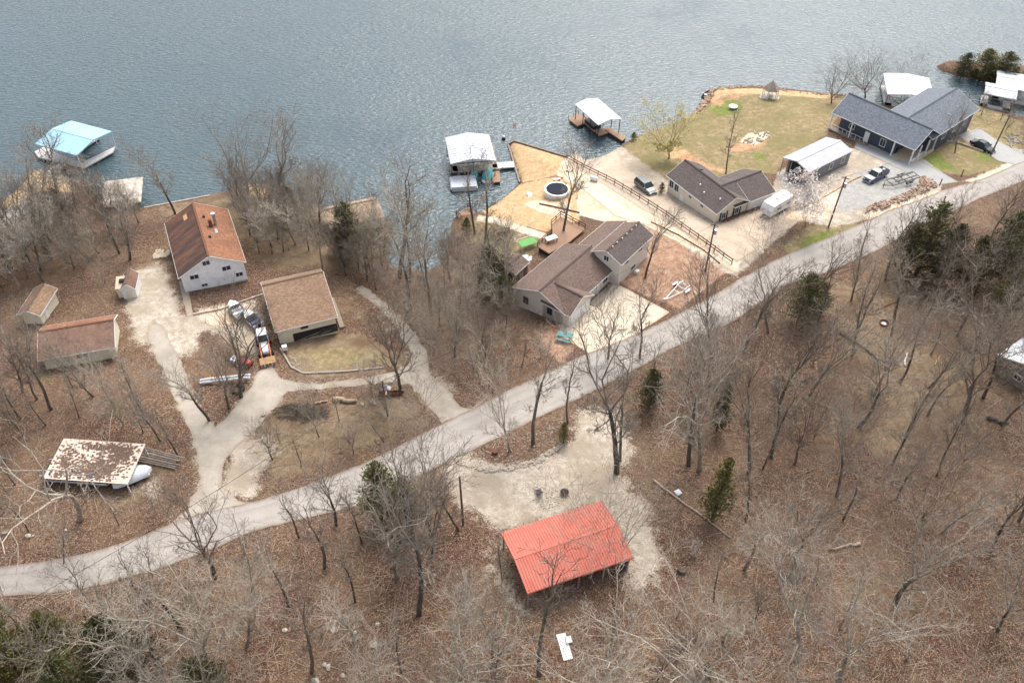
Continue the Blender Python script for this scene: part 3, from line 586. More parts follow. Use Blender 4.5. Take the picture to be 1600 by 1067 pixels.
MB().box(W+.2, W+.9, -D*.9, -D*.3, 3.4, 4.1).build('leaf_gutter_ledge', M['old_wood'], rt)

# long brown house between the two drives (middle)
Z = 7.1
f = frame((802,447), (884,379), Z); rt = thing('house', 'pale sided house with long brown shingle roofs and a raised wing above the deck', 'house', (f[0], f[1], 0), f[2]); W = f[3]
print('h4 L', W)
gable(rt, -.4, 13.3, -9.7, 0, Z, 2.0, 'x', 'greige', S_BROWN, 2.6, off=.48)
gable(rt, -.35, 5.9, -10.6, -5.2, Z+.03, 1.75, 'y', 'greige', S_BROWN, 3.0, ov=.35)
door(rt, 'y-', 2.8, 4.45, 4.8, 2.2, -10.25, 'white', 'garage_door')
gable(rt, 11.9, 21.3, -11.3, -5.8, 9.3, 1.35, 'x', 'greige', S_DARK, 3.5, roof2=S_BROWN, off=.52)  # wing's right slope gets darker shingles: its shaded side is put into the colour
m_ = MB().slab([(13.3,-5.8,9.12),(22.2,-5.8,9.12),(22.2,-2.0,7.3),(13.3,-2.0,7.3)], .14).build('roof', S_BROWN, rt)
MB().box(13.6, 21.9, -6.0, -2.4, 3, 7.35).build('wall', M['greige'], rt)
MB().bar((13.3,-1.97,7.2), (22.2,-1.97,7.2), .05, .2).build('fascia', M['cream'], rt)
window(rt, 'x-', -8.4, 8.9, .8, .9, 12.3, 'white'); window(rt, 'y-', 14.2, 8.2, .9, .5, -10.9); window(rt, 'y-', 18.2, 8.2, .9, .5, -10.9); window(rt, 'y-', 16.5, 5.8, 1.2, .8, -10.9)
window(rt, 'x-', -2.4, 5.6, .8, 1.1, 0.0, 'float'); window(rt, 'x-', -6.8, 5.9, .7, 1.1, 0.0, 'float')
door(rt, 'y-', 9.0, 4.6, .95, 2.05, -9.3); window(rt, 'y-', 11, 6.0, 1.2, 1.0, -9.3)
for i in range(6): pipe(rt, 13.2+i*1.35, -8.75+.05*(i % 2), 10.55, .06, .25, 'white')
MB().box(6.1, 12.4, -11.3, -9.7, 4.2, 4.75).build('porch_floor', M['old_wood'], rt)
pr = MB()
for i in range(8): pr.box(6.2+i*.88, 6.28+i*.88, -11.28, -11.2, 4.75, 5.65)
pr.bar((6.1,-11.24,5.65), (12.5,-11.24,5.65), .07).bar((6.1,-11.24,5.25), (12.5,-11.24,5.25), .05); pr.build('porch_rail', M['old_wood'], rt)
MB().box(16.2, 16.9, -12.0, -11.4, 4.6, 5.5).build('air_conditioner', M['white'], rt)

# beige walk-out house with the dark roof
Z = 7.1
f = frame((1041,274), (1120,335), Z); rt = thing('house', 'beige T-shaped house with a dark brown shingle roof beside the brown rail fence', 'house', (f[0], f[1], 0), f[2]); W = f[3]
print('h5 L', W)
gable(rt, 0, W, 0, 7.6, Z, 2.0, 'x', 'beige', S_DARK, 2.2, off=.5)
gable(rt, 5.1, W+.05, 7.0, 13.2, Z-.02, 1.85, 'y', 'beige', S_DARK, 3.5, ov=.35)
m_ = MB().slab([(5.2,3.9,8.98),(W-.1,3.9,8.98),(W-.1,4.0,9.0),(5.2,4.0,9.0)], .05)
gable(rt, 5.12, W+.03, 3.9, 7.2, Z+.02, 1.82, 'y', 'beige', S_DARK, 3.5, ov=.5, walls=False)
for y in (2.1, 5.0):
    window(rt, 'x+', y, 5.85, .8, 1.15, W-.4)
    for dy in (-.68, .68): MB().box(W-.4, W-.34, y+dy-.2, y+dy+.2, 5.1, 6.6).build('shutter', M['float'], rt)
door(rt, 'x+', 10.1, 4.4, 4.6, 2.15, W-.3, 'white', 'garage_door')
for x in (1.3, 2.7): window(rt, 'y-', x, 5.9, 1.0, 1.3, .4)
window(rt, 'y-', 6.3, 6.2, .7, .45, .4); window(rt, 'y-', 9.4, 6.2, .7, .45, .4); door(rt, 'y-', 4.3, 3.3, .95, 2.05, .4)
for x, y in ((6.6,1.9), (8.4,1.3), (11.6,2.0)): pipe(rt, x, y, 7.1+y*.53, .08, .3, 'white')
MB().tube([(3.4,4.6,8.4),(3.4,4.6,8.95)], .32, 12).build('roof_fan', M['black'], rt)
MB().box(.3, 3.2, -1.9, .2, 2.6, 3.6).build('porch_floor', M['concrete_wall'], rt)

# dark slate house with the wrap-around porch
Z = 7.9
f = frame((1300,176), (1430,235), Z); rt = thing('house', 'dark blue-grey house under a wide slate roof with white porch posts', 'house', (f[0], f[1], 0), f[2]); W = f[3]
print('h7 L', W)
gable(rt, 0, W, 0, 9.0, Z, 2.6, 'x', 'slate', S_SLATE, 3.0, walls=False)
gable(rt, 6.8, W+.1, 6.0, 23.4, Z-.02, 2.3, 'y', 'slate', S_SLATE, 1.0, ov=.5)
wm = MB(); wm.add([(1.6,1.2,3.2),(13.6,1.2,3.2),(13.6,8.5,3.2),(1.6,8.5,3.2),(1.6,1.2,8.3),(13.6,1.2,8.3),(13.6,8.5,7.9),(1.6,8.5,7.9),(1.6,4.5,10.2),(13.6,4.5,10.2)],
    [(0,1,5,4),(2,3,7,6),(0,4,8,7,3),(1,2,6,9,5),(0,3,2,1),(4,5,9,8),(8,9,6,7)]); wm.build('wall', M['slate'], rt)
for x, ww, hh, z in ((4.2,1.0,.9,6.3), (11.0,1.0,1.4,5.9)): window(rt, 'y-', x, z, ww, hh, 1.2)
door(rt, 'y-', 7.6, 4.6, 1.0, 2.05, 1.2)
window(rt, 'x+', 12.0, 6.2, 1.2, 1.2, W-.4); window(rt, 'x+', 16.0, 6.2, 1.2, 1.2, W-.4); window(rt, 'x+', 20.0, 6.2, 1.2, 1.2, W-.4)
for x, y in ((.2,.2), (4.6,.2), (13.6,.2), (W-.25,.2), (W-.25,3.0), (W-.25,5.8), (W-.25,8.6), (.2,4.5), (.2,8.6)): MB().box(x-.1, x+.1, y-.1, y+.1, 3.2, 7.62).build('post', M['white'], rt)
MB().box(0, 8.4, .1, 1.2, 4.3, 4.55).build('porch_floor', M['old_wood'], rt)
MB().box(13.6, W, .1, 8.8, 4.2, 4.72).build('patio_slab', M['concrete'], rt)
pr = MB(); pr.bar((0.2,.2,5.6), (8.0,.2,5.6), .06)
for i in range(9): pr.box(.2+i*.95, .26+i*.95, .17, .23, 4.7, 5.6)
pr.build('porch_rail', M['white'], rt)
MB().box(W*.5-.3, W*.5+4.5, 1.15, 1.2, 4.0, 4.5).build('foundation_band', M['concrete_wall'], rt)
for x, y, z in ((10.9,12,9.0), (15.5,15,8.6)): pipe(rt, x, y, z, .07, .3, 'steel')

# grey metal garage
f = frame((1224,244), (1292,212), 8.4); rt = thing('metal_garage', 'grey metal garage with a pale low roof and an open lean-to front', 'garage', (f[0], f[1], 0), f[2]); W = f[3]
print('gar L', W)
D = 5.9
gable(rt, 0, W, -D, 0, 8.1, .75, 'x', 'grey_wall', M['grey_roof'], 3.5, ov=.12, walls=False, trim='grey_roof', th=.06)
ribs(rt, 0, W, -D, 0, 8.1, .75, 'x', M['grey_roof'], 13, w=.03, hh=.006)
m_ = MB(); a, b = 1.7, W-.15
for X0 in ((a, b),):
    c, d_ = -D+.12, -.12
    vs = []
    for X in (a, b): vs += [(X,c,3.5),(X,c,8.0),(X,-D/2,8.72),(X,d_,8.0),(X,d_,3.5)]
    m_.add(vs, [(0,1,2,3,4),(9,8,7,6,5),(0,5,6,1),(1,6,7,2),(2,7,8,3),(3,8,9,4)])
m_.build('wall', M['grey_wall'], rt)
MB().box(1.62, 1.69, -D+.6, -.6, 4.6, 7.6).build('doorway_shade_panel', M['dark'], rt)  # dark sheet over the closed wall, painted as the unlit inside of a doorway
for x in (6.6, 9.9):
    window(rt, 'y-', x, 6.9, .75, 1.1, -D+.12)
for y in (-.1, -D/3, -2*D/3, -D+.1): MB().box(.05, .15, y-.05, y+.05, 3.8, 8.1).build('post', M['steel'], rt)

# low brown cabins at the left
Z = 8.1
f = frame((67,510), (183,491), Z); rt = thing('cabin', 'low cream cabin with a long dark brown roof, rust-orange along the back, behind bare trees', 'cabin', (f[0], f[1], 0), f[2]); W = f[3]
print('long L', W)
gable(rt, 0, W, -6.9, 0, Z, 1.2, 'x', 'cream', S_OLD, 3.5, off=.64, roof2=S_RUST)
window(rt, 'y-', W*.55, 7.35, 1.2, .55, -6.5, 'float')
MB().box(W*.72, W*.99, -6.56, -6.5, 6.4, 7.9).build('bay_panel', M['cream'], rt)
MB().box(.5, W*.7, -8.6, -6.9, 4.6, 5.3).build('deck', M['old_wood'], rt)
f = frame((55,452), (86,453), 6.9); rt = thing('shed', 'small cream shed with a faded rust roof behind the long cabin', 'shed', (f[0], f[1], 0), f[2])
gable(rt, 0, 3.4, -6.0, 0, 7.2, .9, 'y', 'cream', S_OLD, 3, roof2=S_TAN)
door(rt, 'x+', -4, 4.6, .9, 1.9, 3.0)
g = G(208,455); rt = thing('shed', 'narrow shed with a white gable end facing the sandy yard', 'shed', (g[0], g[1], g[2]), R(100))
gable(rt, -1.9, 1.9, -1.1, 1.1, 1.9, 1.1, 'x', 'white', S_OLD, -.5, ov=.12); door(rt, 'x-', 0, 0, .8, 1.6, -1.78, 'cream')
g = G(197,458); rt = thing('lean_to', 'tiny tan-roofed lean-to left of the narrow white shed', 'shed', (g[0], g[1], g[2]), R(12))
MB().slab([(-.9,-1.2,1.9),(.9,-1.2,1.9),(.9,1.2,2.4),(-.9,1.2,2.4)], .08).build('roof', M['tan_tarp'], rt)
MB().box(-.8, .8, -1.1, 1.1, -.3, 1.85).build('wall', M['cream'], rt); MB().box(-.35, .35, -.2, .5, 2.2, 2.42).build('hatch', M['dark'], rt)

# boathouse under the cedar
f = frame((503,325), (585,308), 3.4); rt = thing('boathouse', 'boathouse with a pale tan shingle roof at the water behind the dark cedar', 'boathouse', (f[0], f[1], 0), f[2]); W = f[3]
gable(rt, 0, W, -6.2, 0, 3.4, 1.0, 'x', 'cream', shingle('sandy_shingles', (0.42, 0.29, 0.19), 0.25), -.6, off=.65)
door(rt, 'y-', W*.85, .7, .9, 1.8, -5.8)

# small brown shed and its blue tarp
f = frame((778,416), (800,397), 5.7); rt = thing('shed', 'small brown-roofed shed beside the middle house, next to the blue tarp', 'shed', (f[0], f[1], 0), f[2]); W = f[3]
gable(rt, 0, W, -3.4, 0, 5.7, .7, 'x', 'rail_wood', S_BROWN, 1.5, ov=.2); door(rt, 'y-', W*.5, 3.3, 1.0, 1.9, -3.2, 'old_wood')

# cabin cut by the right edge
g = G(1600,590); rt = thing('cabin', 'dark cabin with a white metal roof edge at the right edge of the woods', 'cabin', (g[0], g[1], g[2]), R(35))
gable(rt, -2.8, 9, -3.5, 3.5, 3.0, 1.2, 'x', 'old_wood', M['white_metal'], -.8, ov=.3, th=.08); ribs(rt, -2.8, 9, -3.5, 3.5, 3.0, 1.2, 'x', M['white_metal'], 24, w=.05, hh=.03)
window(rt, 'x-', 0, 1.5, 1.0, .8, -2.5); window(rt, 'y-', 2, 1.5, 1.0, .8, -3.2)

# mono-pitch carport with the peeling pale roof
f = frame((67,747), (101,688), 8.2); rt = thing('carport', 'carport with a peeling pale pink metal roof covered in leaves, above a pontoon boat', 'carport', (f[0], f[1], 0), f[2]); L_ = f[3]
print('carport L', L_)
r_ = MB().slab([(0,-10.2,8.2),(0,0,8.2),(L_,0,8.55),(L_,-10.2,8.55)], .05).build('roof', M['leafy_roof'], rt)
b_ = MB()
for i in range(19): b_.bar((.02+i*(L_-.04)/18,0,8.215+.35*i/18), (.02+i*(L_-.04)/18,-10.2,8.215+.35*i/18), .06, .035)
b_.build('rib', M['leafy_roof'], rt)
rnd = random.Random(5); lf = MB()
for i in range(1500):
    c_ = rnd.choice(((L_*.30,-6.4,1.0,2.2), (L_*.30,-5.4,.8,1.6), (L_*.68,-7.9,.7,1.3), (L_*.85,-6,.3,3), (L_*.4,-1.6,1.4,1.2), (L_*.5,-5,2.2,4.5)))
    x, y = rnd.gauss(c_[0], c_[2]), rnd.gauss(c_[1], c_[3]*.6)
    if not (.1 < x < L_-.1 and -10.1 < y < -.1): continue
    z = 8.25+.35*x/L_; s = rnd.uniform(.05, .10); l = s*rnd.uniform(1.0, 2.2)
    lf.add([(x-s,y-l,z),(x+s,y-l,z+.03),(x+s,y+l,z),(x-s,y+l,z+.02)], [(0,1,2,3)])
o = lf.build('leaf_litter', M['dead_leaf'], rt); o['kind'] = 'stuff'
for x in (.1, L_-.1):
    for y in (-.2, -5, -10): MB().box(x-.06, x+.06, y-.06, y+.06, 5.8, 8.2).build('post', M['white'], rt)
# ------------------------------------------------------------------ docks
def wpoly(pts, z): return [tuple(P(a, b, z)[:2]) for a, b in pts]
def deck_part(root, px, z=.55, t=.25, m='deck', name='deck'):
    MB().prism(wpoly(px, z), z-t, z).build(name, M[m], root, world=True)
    q = wpoly(px, z); c = np.mean(q, 0)
    MB().prism([tuple(c+(np.array(p)-c)*.9) for p in q], -.25, z-t).build('float', M['float'], root, world=True)
def dock(label, a, b, z, L, D, ax, rise, roof, px_decks, dm, off=.5, posts=True, roofpart=True):
    f = frame(a, b, z); rt = thing('boat_dock', label, 'boat dock', (f[0], f[1], 0), f[2], 'covered boat docks')
    y0, y1 = -D, 0
    gable(rt, 0, L, y0, y1, z, rise, ax, 'dark', M[roof], 1, off=off, walls=False, trim=roof, th=.06)
    ribs(rt, 0, L, y0, y1, z, rise, ax, M[roof], 12, off, w=.05, hh=.03)
    if posts:
        for i in range(3):
            for y in (y0+.15, y1-.15): MB().box(.15+i*(L-.3)/2-.06, .15+i*(L-.3)/2+.06, y-.06, y+.06, -.2, z).build('post', M['float'], rt)
        tb = MB()
        for y in (y0+.15, y1-.15): tb.bar((.1,y,z-.12), (L-.1,y,z-.12), .08, .18)
        for x in (.15, L/2, L-.15): tb.bar((x,y0+.1,z-.12), (x,y1-.1,z-.12), .08, .18)
        tb.build('truss', M['float'], rt)
    for k in px_decks: deck_part(rt, k, .55, .25, dm)
    return rt, f
rt, f = dock('boat dock with a white-grey gabled roof and teal-covered craft, nearest the sandy point', (696,215), (766,210), 3.9, 8.4, 9.4, 'y', .75, 'dirty_roof',
    [[(700,232),(706,232),(716,268),(708,268)], [(766,226),(772,226),(778,262),(770,262)], [(702,260),(780,256),(782,264),(704,270)]], 'old_wood')
deck_part(rt, [(776,254),(802,252),(804,261),(778,263)], .6, .2, 'pale_deck', 'walkway')
deck_part(rt, [(768,268),(780,267),(782,284),(770,285)], .6, .2, 'deck', 'platform')
A_ = P(899,163,3.9); B_ = P(935,195,3.9); ddv = (B_-A_)[:2]; L_ = float(np.linalg.norm(ddv)); rz_ = math.atan2(ddv[1], ddv[0])
D2 = float(np.linalg.norm((P(970,185,3.9)-B_)[:2])); print('dockr', L_, D2)
rt = thing('boat_dock', 'boat dock with a bright white roof over brown decking, beyond the concrete ramp', 'boat dock', (A_[0], A_[1], 0), rz_, 'covered boat docks')
gable(rt, 0, L_, 0, D2, 3.9, .55, 'x', 'dark', M['white_metal'], 1, walls=False, trim='white_metal', th=.06); ribs(rt, 0, L_, 0, D2, 3.9, .55, 'x', M['white_metal'], 12, w=.05, hh=.03)
for i in range(4):
    for y in (.15, D2-.15): MB().box(.15+i*(L_-.3)/3-.06, .15+i*(L_-.3)/3+.06, y-.06, y+.06, -.2, 3.9).build('post', M['black'], rt)
deck_part(rt, [(888,186),(905,177),(913,184),(924,188),(938,201),(930,206),(914,193),(902,197)], .6, .25, 'deck')
deck_part(rt, [(912,180),(940,172),(948,180),(920,190)], .6, .25, 'deck', 'platform'); deck_part(rt, [(930,205),(950,199),(956,206),(936,212)], .6, .25, 'deck', 'platform')
deck_part(rt, [(946,203),(954,200),(979,215),(972,220)], .75, .18, 'deck', 'gangway')
MB().box(2.0, 5.5, 1.2, 3.0, .4, 1.3).build('boat_lift', M['black'], rt)
rl = MB()
for q in ((888,187), (896,182), (904,178)): p = P(*q, .6); rl.box(p[0]-.04, p[0]+.04, p[1]-.04, p[1]+.04, .6, 1.6)
rl.build('dock_rail', M['black'], rt, world=True)
A_ = P(55,225,3.9); B_ = P(120,243,3.9); ddv = (B_-A_)[:2]; L_ = float(np.linalg.norm(ddv)); rz_ = math.atan2(ddv[1], ddv[0]); D2 = float(np.linalg.norm((P(108,188,3.9)-A_)[:2])); print('dockl', L_, D2)
rt = thing('boat_dock', 'boat dock with a pale blue gabled roof and white L-shaped decks, farthest left', 'boat dock', (A_[0], A_[1], 0), rz_, 'covered boat docks')
gable(rt, 0, L_, 0, D2, 3.9, .75, 'x', 'dark', M['blue_roof'], 1, walls=False, trim='blue_roof', th=.06); ribs(rt, 0, L_, 0, D2, 3.9, .75, 'x', M['blue_roof'], 13, w=.05, hh=.03)
for i in range(3):
    for y in (.15, D2-.15): MB().box(.15+i*(L_-.3)/2-.06, .15+i*(L_-.3)/2+.06, y-.06, y+.06, -.2, 3.9).build('post', M['white'], rt)
deck_part(rt, [(54,237),(70,229),(92,241),(128,254),(180,229),(176,238),(132,262),(60,246)], .6, .25, 'pale_deck')
deck_part(rt, [(74,267),(96,253),(104,257),(82,272)], .65, .18, 'pale_deck', 'gangway')
deck_part(rt, [(150,212),(156,215),(128,233),(120,230)], .6, .25, 'pale_deck', 'finger')
for q, lab, zz, hd in (((1390,131,1424,150,3.2), 'boat dock with a plain white roof behind the lakeside slate house', 3.2, 8.5),):
    A_ = P(1395,148,zz); B_ = P(1441,153,zz); ddv = (B_-A_)[:2]; L_ = float(np.linalg.norm(ddv)); rz_ = math.atan2(ddv[1], ddv[0])
    rt = thing('boat_dock', lab, 'boat dock', (A_[0], A_[1], 0), rz_, 'covered boat docks')
    gable(rt, -1, L_+2.5, 0, 9.5, zz, .5, 'y', 'dark', M['white_metal'], 1, walls=False, trim='white_metal', th=.06)
    for x in (-.8, L_+2.3):
        for y in (.2, 9.3): MB().box(x-.06, x+.06, y-.06, y+.06, -.2, zz).build('post', M['float'], rt)
    MB().box(-.8, .6, .2, 9.3, .2, .55).box(L_+.9, L_+2.3, .2, 9.3, .2, .55).box(-.8, L_+2.3, .2, 1.4, .2, .55).build('deck', M['pale_deck'], rt)
for a, b, d_, lab in (((1538,146),(1588,156),5.5,'boat dock with a low grey-white roof at the far right shore, nearer of two'), ((1556,134),(1640,150),8,'boat dock with a broad white roof at the far right shore, farther of two')):
    A_ = P(*a, 3.4); B_ = P(*b, 3.4); ddv = (B_-A_)[:2]; L_ = float(np.linalg.norm(ddv)); rz_ = math.atan2(ddv[1], ddv[0])
    rt = thing('boat_dock', lab, 'boat dock', (A_[0], A_[1], 0), rz_, 'covered boat docks')
    gable(rt, 0, L_, 0, d_, 3.4, .5, 'x', 'dark', M['dirty_roof'], 1, walls=False, trim='dirty_roof', th=.06)
    for x in (.2, L_-.2):
        for y in (.2, d_-.2): MB().box(x-.06, x+.06, y-.06, y+.06, -.2, 3.4).build('post', M['float'], rt)
    MB().box(.2, 1.6, .2, d_-.2, .2, .55).box(L_-1.6, L_-.2, .2, d_-.2, .2, .55).box(.2, L_-.2, .2, 1.4, .2, .55).build('deck', M['pale_deck'], rt)
# tarp-roofed lift by the left shore
A_ = P(158,322,2.6); B_ = P(163,286,2.6); ddv = (B_-A_)[:2]; L_ = float(np.linalg.norm(ddv)); rz_ = math.atan2(ddv[1], ddv[0])
rt = thing('boat_lift', 'boat lift under a rounded off-white canopy, half hidden by bare trees', 'boat lift', (A_[0], A_[1], 0), rz_)
Wd = -6.6; X1 = L_+.6
cv = MB(); cv.add([(-.2,.1,2.5),(X1,.1,2.5),(X1,Wd,2.5),(-.2,Wd,2.5),(.5,-.6,2.95),(X1-.7,-.6,2.95),(X1-.7,Wd+.7,2.95),(.5,Wd+.7,2.95),(-.2,.1,2.3),(X1,.1,2.3),(X1,Wd,2.3),(-.2,Wd,2.3)],
    [(4,5,6,7),(0,1,5,4),(1,2,6,5),(2,3,7,6),(3,0,4,7),(8,9,1,0),(9,10,2,1),(10,11,3,2),(11,8,0,3),(8,11,10,9)])
cv.build('canopy', M['canopy'], rt, bevel=.1)
for x in (0, L_+.8):
    for y in (-.1, Wd+.1): MB().tube([(x,y,-1.5),(x,y,2.4)], .05, 6).build('post', M['steel'], rt)
MB().box(.5, L_, Wd*.8, Wd*.2, .3, .9).build('boat_cradle', M['float'], rt)

# ------------------------------------------------------------------ boats
def hull(L, W, Hh):
    """open runabout hull: sections along x, pointed bow at +x"""
    m = MB(); xs = [-.5,-.3,0,.2,.36,.46,.5]; ws = [.46,.5,.5,.44,.30,.12,.01]; kz = [0,0,0,.04,.16,.34,.5]
    for x, w, k in zip(xs, ws, kz):
        y = w*W
        for p in ((y,1.0), (y*.92,.5), (y*.55,.08), (0,0), (-y*.55,.08), (-y*.92,.5), (-y,1.0)):
            m.v.append((x*L, p[0], (k+(1-k)*p[1])*Hh+(.10*Hh if x > .3 and p[1] == 1.0 else 0)))
    for i in range(6):
        for j in range(6): a = i*7+j; m.f.append((a, a+1, a+8, a+7))
    m.f.append(tuple(range(7))); return m
def runabout(label, px, rz, L=5.2, W=2.1, seat='white', deck='white', gz=None, mast=True):
    g = G(*px); rt = thing('boat', label, 'boat', (g[0], g[1], (g[2] if gz is None else gz)+.35), R(rz), 'boats on the lots')
    hull(L, W, .85).build('hull', M['white'], rt, smooth=True)
    MB().add([(L*.1,-W*.45,.86),(L*.1,W*.45,.86),(L*.36,W*.29,.92),(L*.48,0,.97),(L*.36,-W*.29,.92)], [(0,4,3,2,1)]).build('foredeck', M[deck], rt)
    MB().box(-L*.45, L*.1, -W*.42, W*.42, .2, .25).build('sole', M['cover'], rt)
    for x in (-.28, -.05): MB().box(x*L, x*L+.5, -W*.38, W*.38, .25, .62).build('seat', M[seat], rt, bevel=.04)
    MB().slab([(L*.10,-W*.40,.86),(L*.10,W*.40,.86),(L*.04,W*.36,1.25),(L*.04,-W*.36,1.25)], .02).build('windscreen', M['glass'], rt)
    MB().box(-L*.5-.35, -L*.5, -.2, .2, .3, 1.25).build('outboard', M['black'], rt, bevel=.05)
    wr = MB()
    for s in (-1, 1): wr.box(-L*.16, L*.0-.3, s*W*.3-.1, s*W*.3+.1, -.35, .12)
    wr.build('trailer_wheel', M['rubber'], rt); MB().bar((-L*.4,0,-.05), (L*.62,0,-.05), .1).build('trailer_frame', M['steel'], rt)
    return rt
runabout('white open boat on a trailer under the bare tree, left of the blue-seated boat', (371,490), 128, 4.0, 1.9)
runabout('white boat with blue seats on a trailer beside the tan-roofed outbuilding', (396,505), 132, 4.0, 1.9, seat='car_navy')
def shrouded(label, px, rz, L, W, Hh, m, z0=0, cat='boat'):
    g = G(*px); rt = thing('covered_boat', label, cat, (g[0], g[1], g[2]), R(rz))
    c = MB(); xs = [-.5,-.42,-.2,0,.2,.38,.48,.5]; ws = [.40,.49,.5,.5,.45,.3,.12,.02]; hs = [.62,.75,.92,1.0,.85,.66,.55,.5]; rd = random.Random(7)
    for x, w, hh in zip(xs, ws, hs):
        for a, k in ((1,.18), (1.0,.5), (.6,.86), (0,1.0), (-.6,.86), (-1.0,.5), (-1,.18)): c.v.append((x*L, a*w*W+rd.uniform(-.05,.05), z0+k*hh*Hh+rd.uniform(-.05,.05)))
    for i in range(7):
        for j in range(6): q = i*7+j; c.f.append((q, q+1, q+8, q+7))
    c.f.append(tuple(range(7))); c.build('cover', M[m], rt, smooth=True)
    MB().box(-L*.45, L*.42, -W*.35, W*.35, z0-.1, z0+Hh*.25).build('hull', M['white'], rt, bevel=.1)
    for s in (-1, 1): MB().box(-L*.15, L*.02, s*W*.38-.1, s*W*.38+.1, 0, .55).build('wheel', M['rubber'], rt)
    return rt
shrouded('white tarpaulin-covered boat poking out of the right end of the leaf-covered carport', (209,748), 28, 4.6, 2.3, 1.3, 'cover', .4)
# pontoon boat under the carport
g = G(128,746); rt = thing('pontoon_boat', 'silver pontoon boat with blue seats parked under the leaf-covered carport', 'boat', (g[0], g[1], g[2]), R(-4))
for y in (-.9, .9): MB().tube([(-4.2,y,.5),(3.6,y,.5),(4.2,y,.75)], [.33,.33,.08], 10).build('pontoon', M['alu'], rt, smooth=True)
MB().box(-4.2, 4.0, -1.25, 1.25, .85, .95).build('deck', M['float'], rt)
rl = MB()
for x0, x1, y in ((-4.1,3.9,-1.22), (-4.1,3.9,1.22)):
    rl.bar((x0,y,1.55), (x1,y,1.55), .05); 
    for i in range(9): rl.bar((x0+i,y,.95), (x0+i,y,1.55), .05)
rl.build('railing', M['alu'], rt)
for x in (-3, -.5, 2): MB().box(x, x+.7, -1.1, -.3, .95, 1.4).box(x, x+.15, -1.1, -.3, 1.4, 1.8).build('seat', M['car_navy'], rt, bevel=.04)
# covered boats at the middle dock
p = P(724,286,.6); rt = thing('pontoon_boat', 'pontoon boat under a dirty white cover moored at the middle dock', 'boat', (p[0], p[1], 0), R(8))
for y in (-1.6, 1.6): MB().tube([(-2.3,y,.15),(2.3,y,.15)], .35, 8).build('pontoon', M['alu'], rt)
cvr = MB(); cvr.box(-2.5, 2.5, -2.0, 2.0, .45, .7).box(-2.35, 2.35, -1.9, 1.9, .7, 1.0); cvr.build('cover', M['dirty_roof'], rt, bevel=.08)
MB().box(-2.5, -2.4, -2.0, 2.0, .2, .5).build('hull', M['float'], rt)
p = P(762,272,.6); rt = thing('covered_boat', 'small craft under a bright teal cover at the middle dock', 'boat', (p[0], p[1], 0), R(85))
hull(4.6, 1.9, .7).build('hull', M['white'], rt, smooth=True)
c = MB()
for i, (x, w, z) in enumerate(((-2.2,.7,.75), (-1.2,.95,1.2), (0,1.0,1.35), (1.2,.8,1.15), (2.2,.15,.8))):
    c.v += [(x,w,.6),(x,w*.6,z*.95),(x,0,z),(x,-w*.6,z*.95),(x,-w,.6)]
for i in range(4):
    for j in range(4): q = i*5+j; c.f.append((q, q+1, q+6, q+5))
c.build('cover', M['teal'], rt, smooth=True)
p = P(741,273,.6); rt = thing('covered_boat', 'low boat under a darker teal cover inside the middle dock', 'boat', (p[0], p[1], 0), R(90))
hull(4.0, 1.6, .6).build('hull', M['white'], rt, smooth=True); MB().box(-1.6, .9, -.6, .6, .55, .95).build('cover', M['teal'], rt, bevel=.15)
p = P(787,218,0); rt = thing('mooring_buoy', 'small dark and white mooring buoy on the open water', 'buoy', (p[0], p[1], 0)); MB().ball((0,0,.15), .4, 10).build('float', M['black'], rt, smooth=True); MB().tube([(0,0,.4),(0,0,.75)], .22, 8).build('cap', M['white'], rt)
p = P(1104,152,0); rt = thing('jon_boat', 'small black flat boat pulled up at the rocky tip of the headland', 'boat', (p[0], p[1], .2), R(60)); hull(3.6, 1.4, .55).build('hull', M['black'], rt, smooth=True); MB().box(-.4, 0, -.55, .55, .4, .46).build('thwart', M['steel'], rt)

# ------------------------------------------------------------------ vehicles
def wheels(rt, xs, y, r, w=.22):
    for x in xs:
        for s in (-1, 1):
            m = MB(); m.tube([(x,s*(y-w),r),(x,s*y,r)], r, 14); o = m.build('wheel', M['rubber'], rt)
            MB().tube([(x,s*y-s*.02,r),(x,s*y+s*.015,r)], r*.6, 10).build('rim', M['steel'], o)
def body(secs, W):
    """car body: sections (x, half width, z bottom, z top)"""
    m = MB()
    for x, w, z0, z1 in secs:
        hh = z1-z0
        for a, b in ((.92,0), (1,.18), (1,.62), (.93,.9), (.80,1), (-.80,1), (-.93,.9), (-1,.62), (-1,.18), (-.92,0)): m.v.append((x, a*w, z0+b*hh))
    n = len(secs)
    for i in range(n-1):
        for j in range(10): a = i*10+j; b = i*10+(j+1)%10; m.f.append((a, b, b+10, a+10))
    m.f.append(tuple(range(10))[::-1]); m.f.append(tuple((n-1)*10+j for j in range(10))); return m
def cabin(x0, x1, X0, X1, w0, w1, z0, z1):
    g_ = MB(); g_.add([(x0,-w0,z0),(x1,-w0,z0),(x1,w0,z0),(x0,w0,z0),(X0,-w1,z1),(X1,-w1,z1),(X1,w1,z1),(X0,w1,z1)], [(0,3,2,1),(4,5,6,7),(0,1,5,4),(1,2,6,5),(2,3,7,6),(3,0,4,7)])
    pl = MB(); pl.box(X0-.03, X1+.03, -w1-.01, w1+.01, z1-.02, z1+.045)
    for s in (-1, 1):
        for a, b in ((x0, X0), (x1, X1), ((x0+x1)/2, (X0+X1)/2)): pl.bar((a, s*w0, z0), (b, s*w1, z1), .09)
    return g_, pl
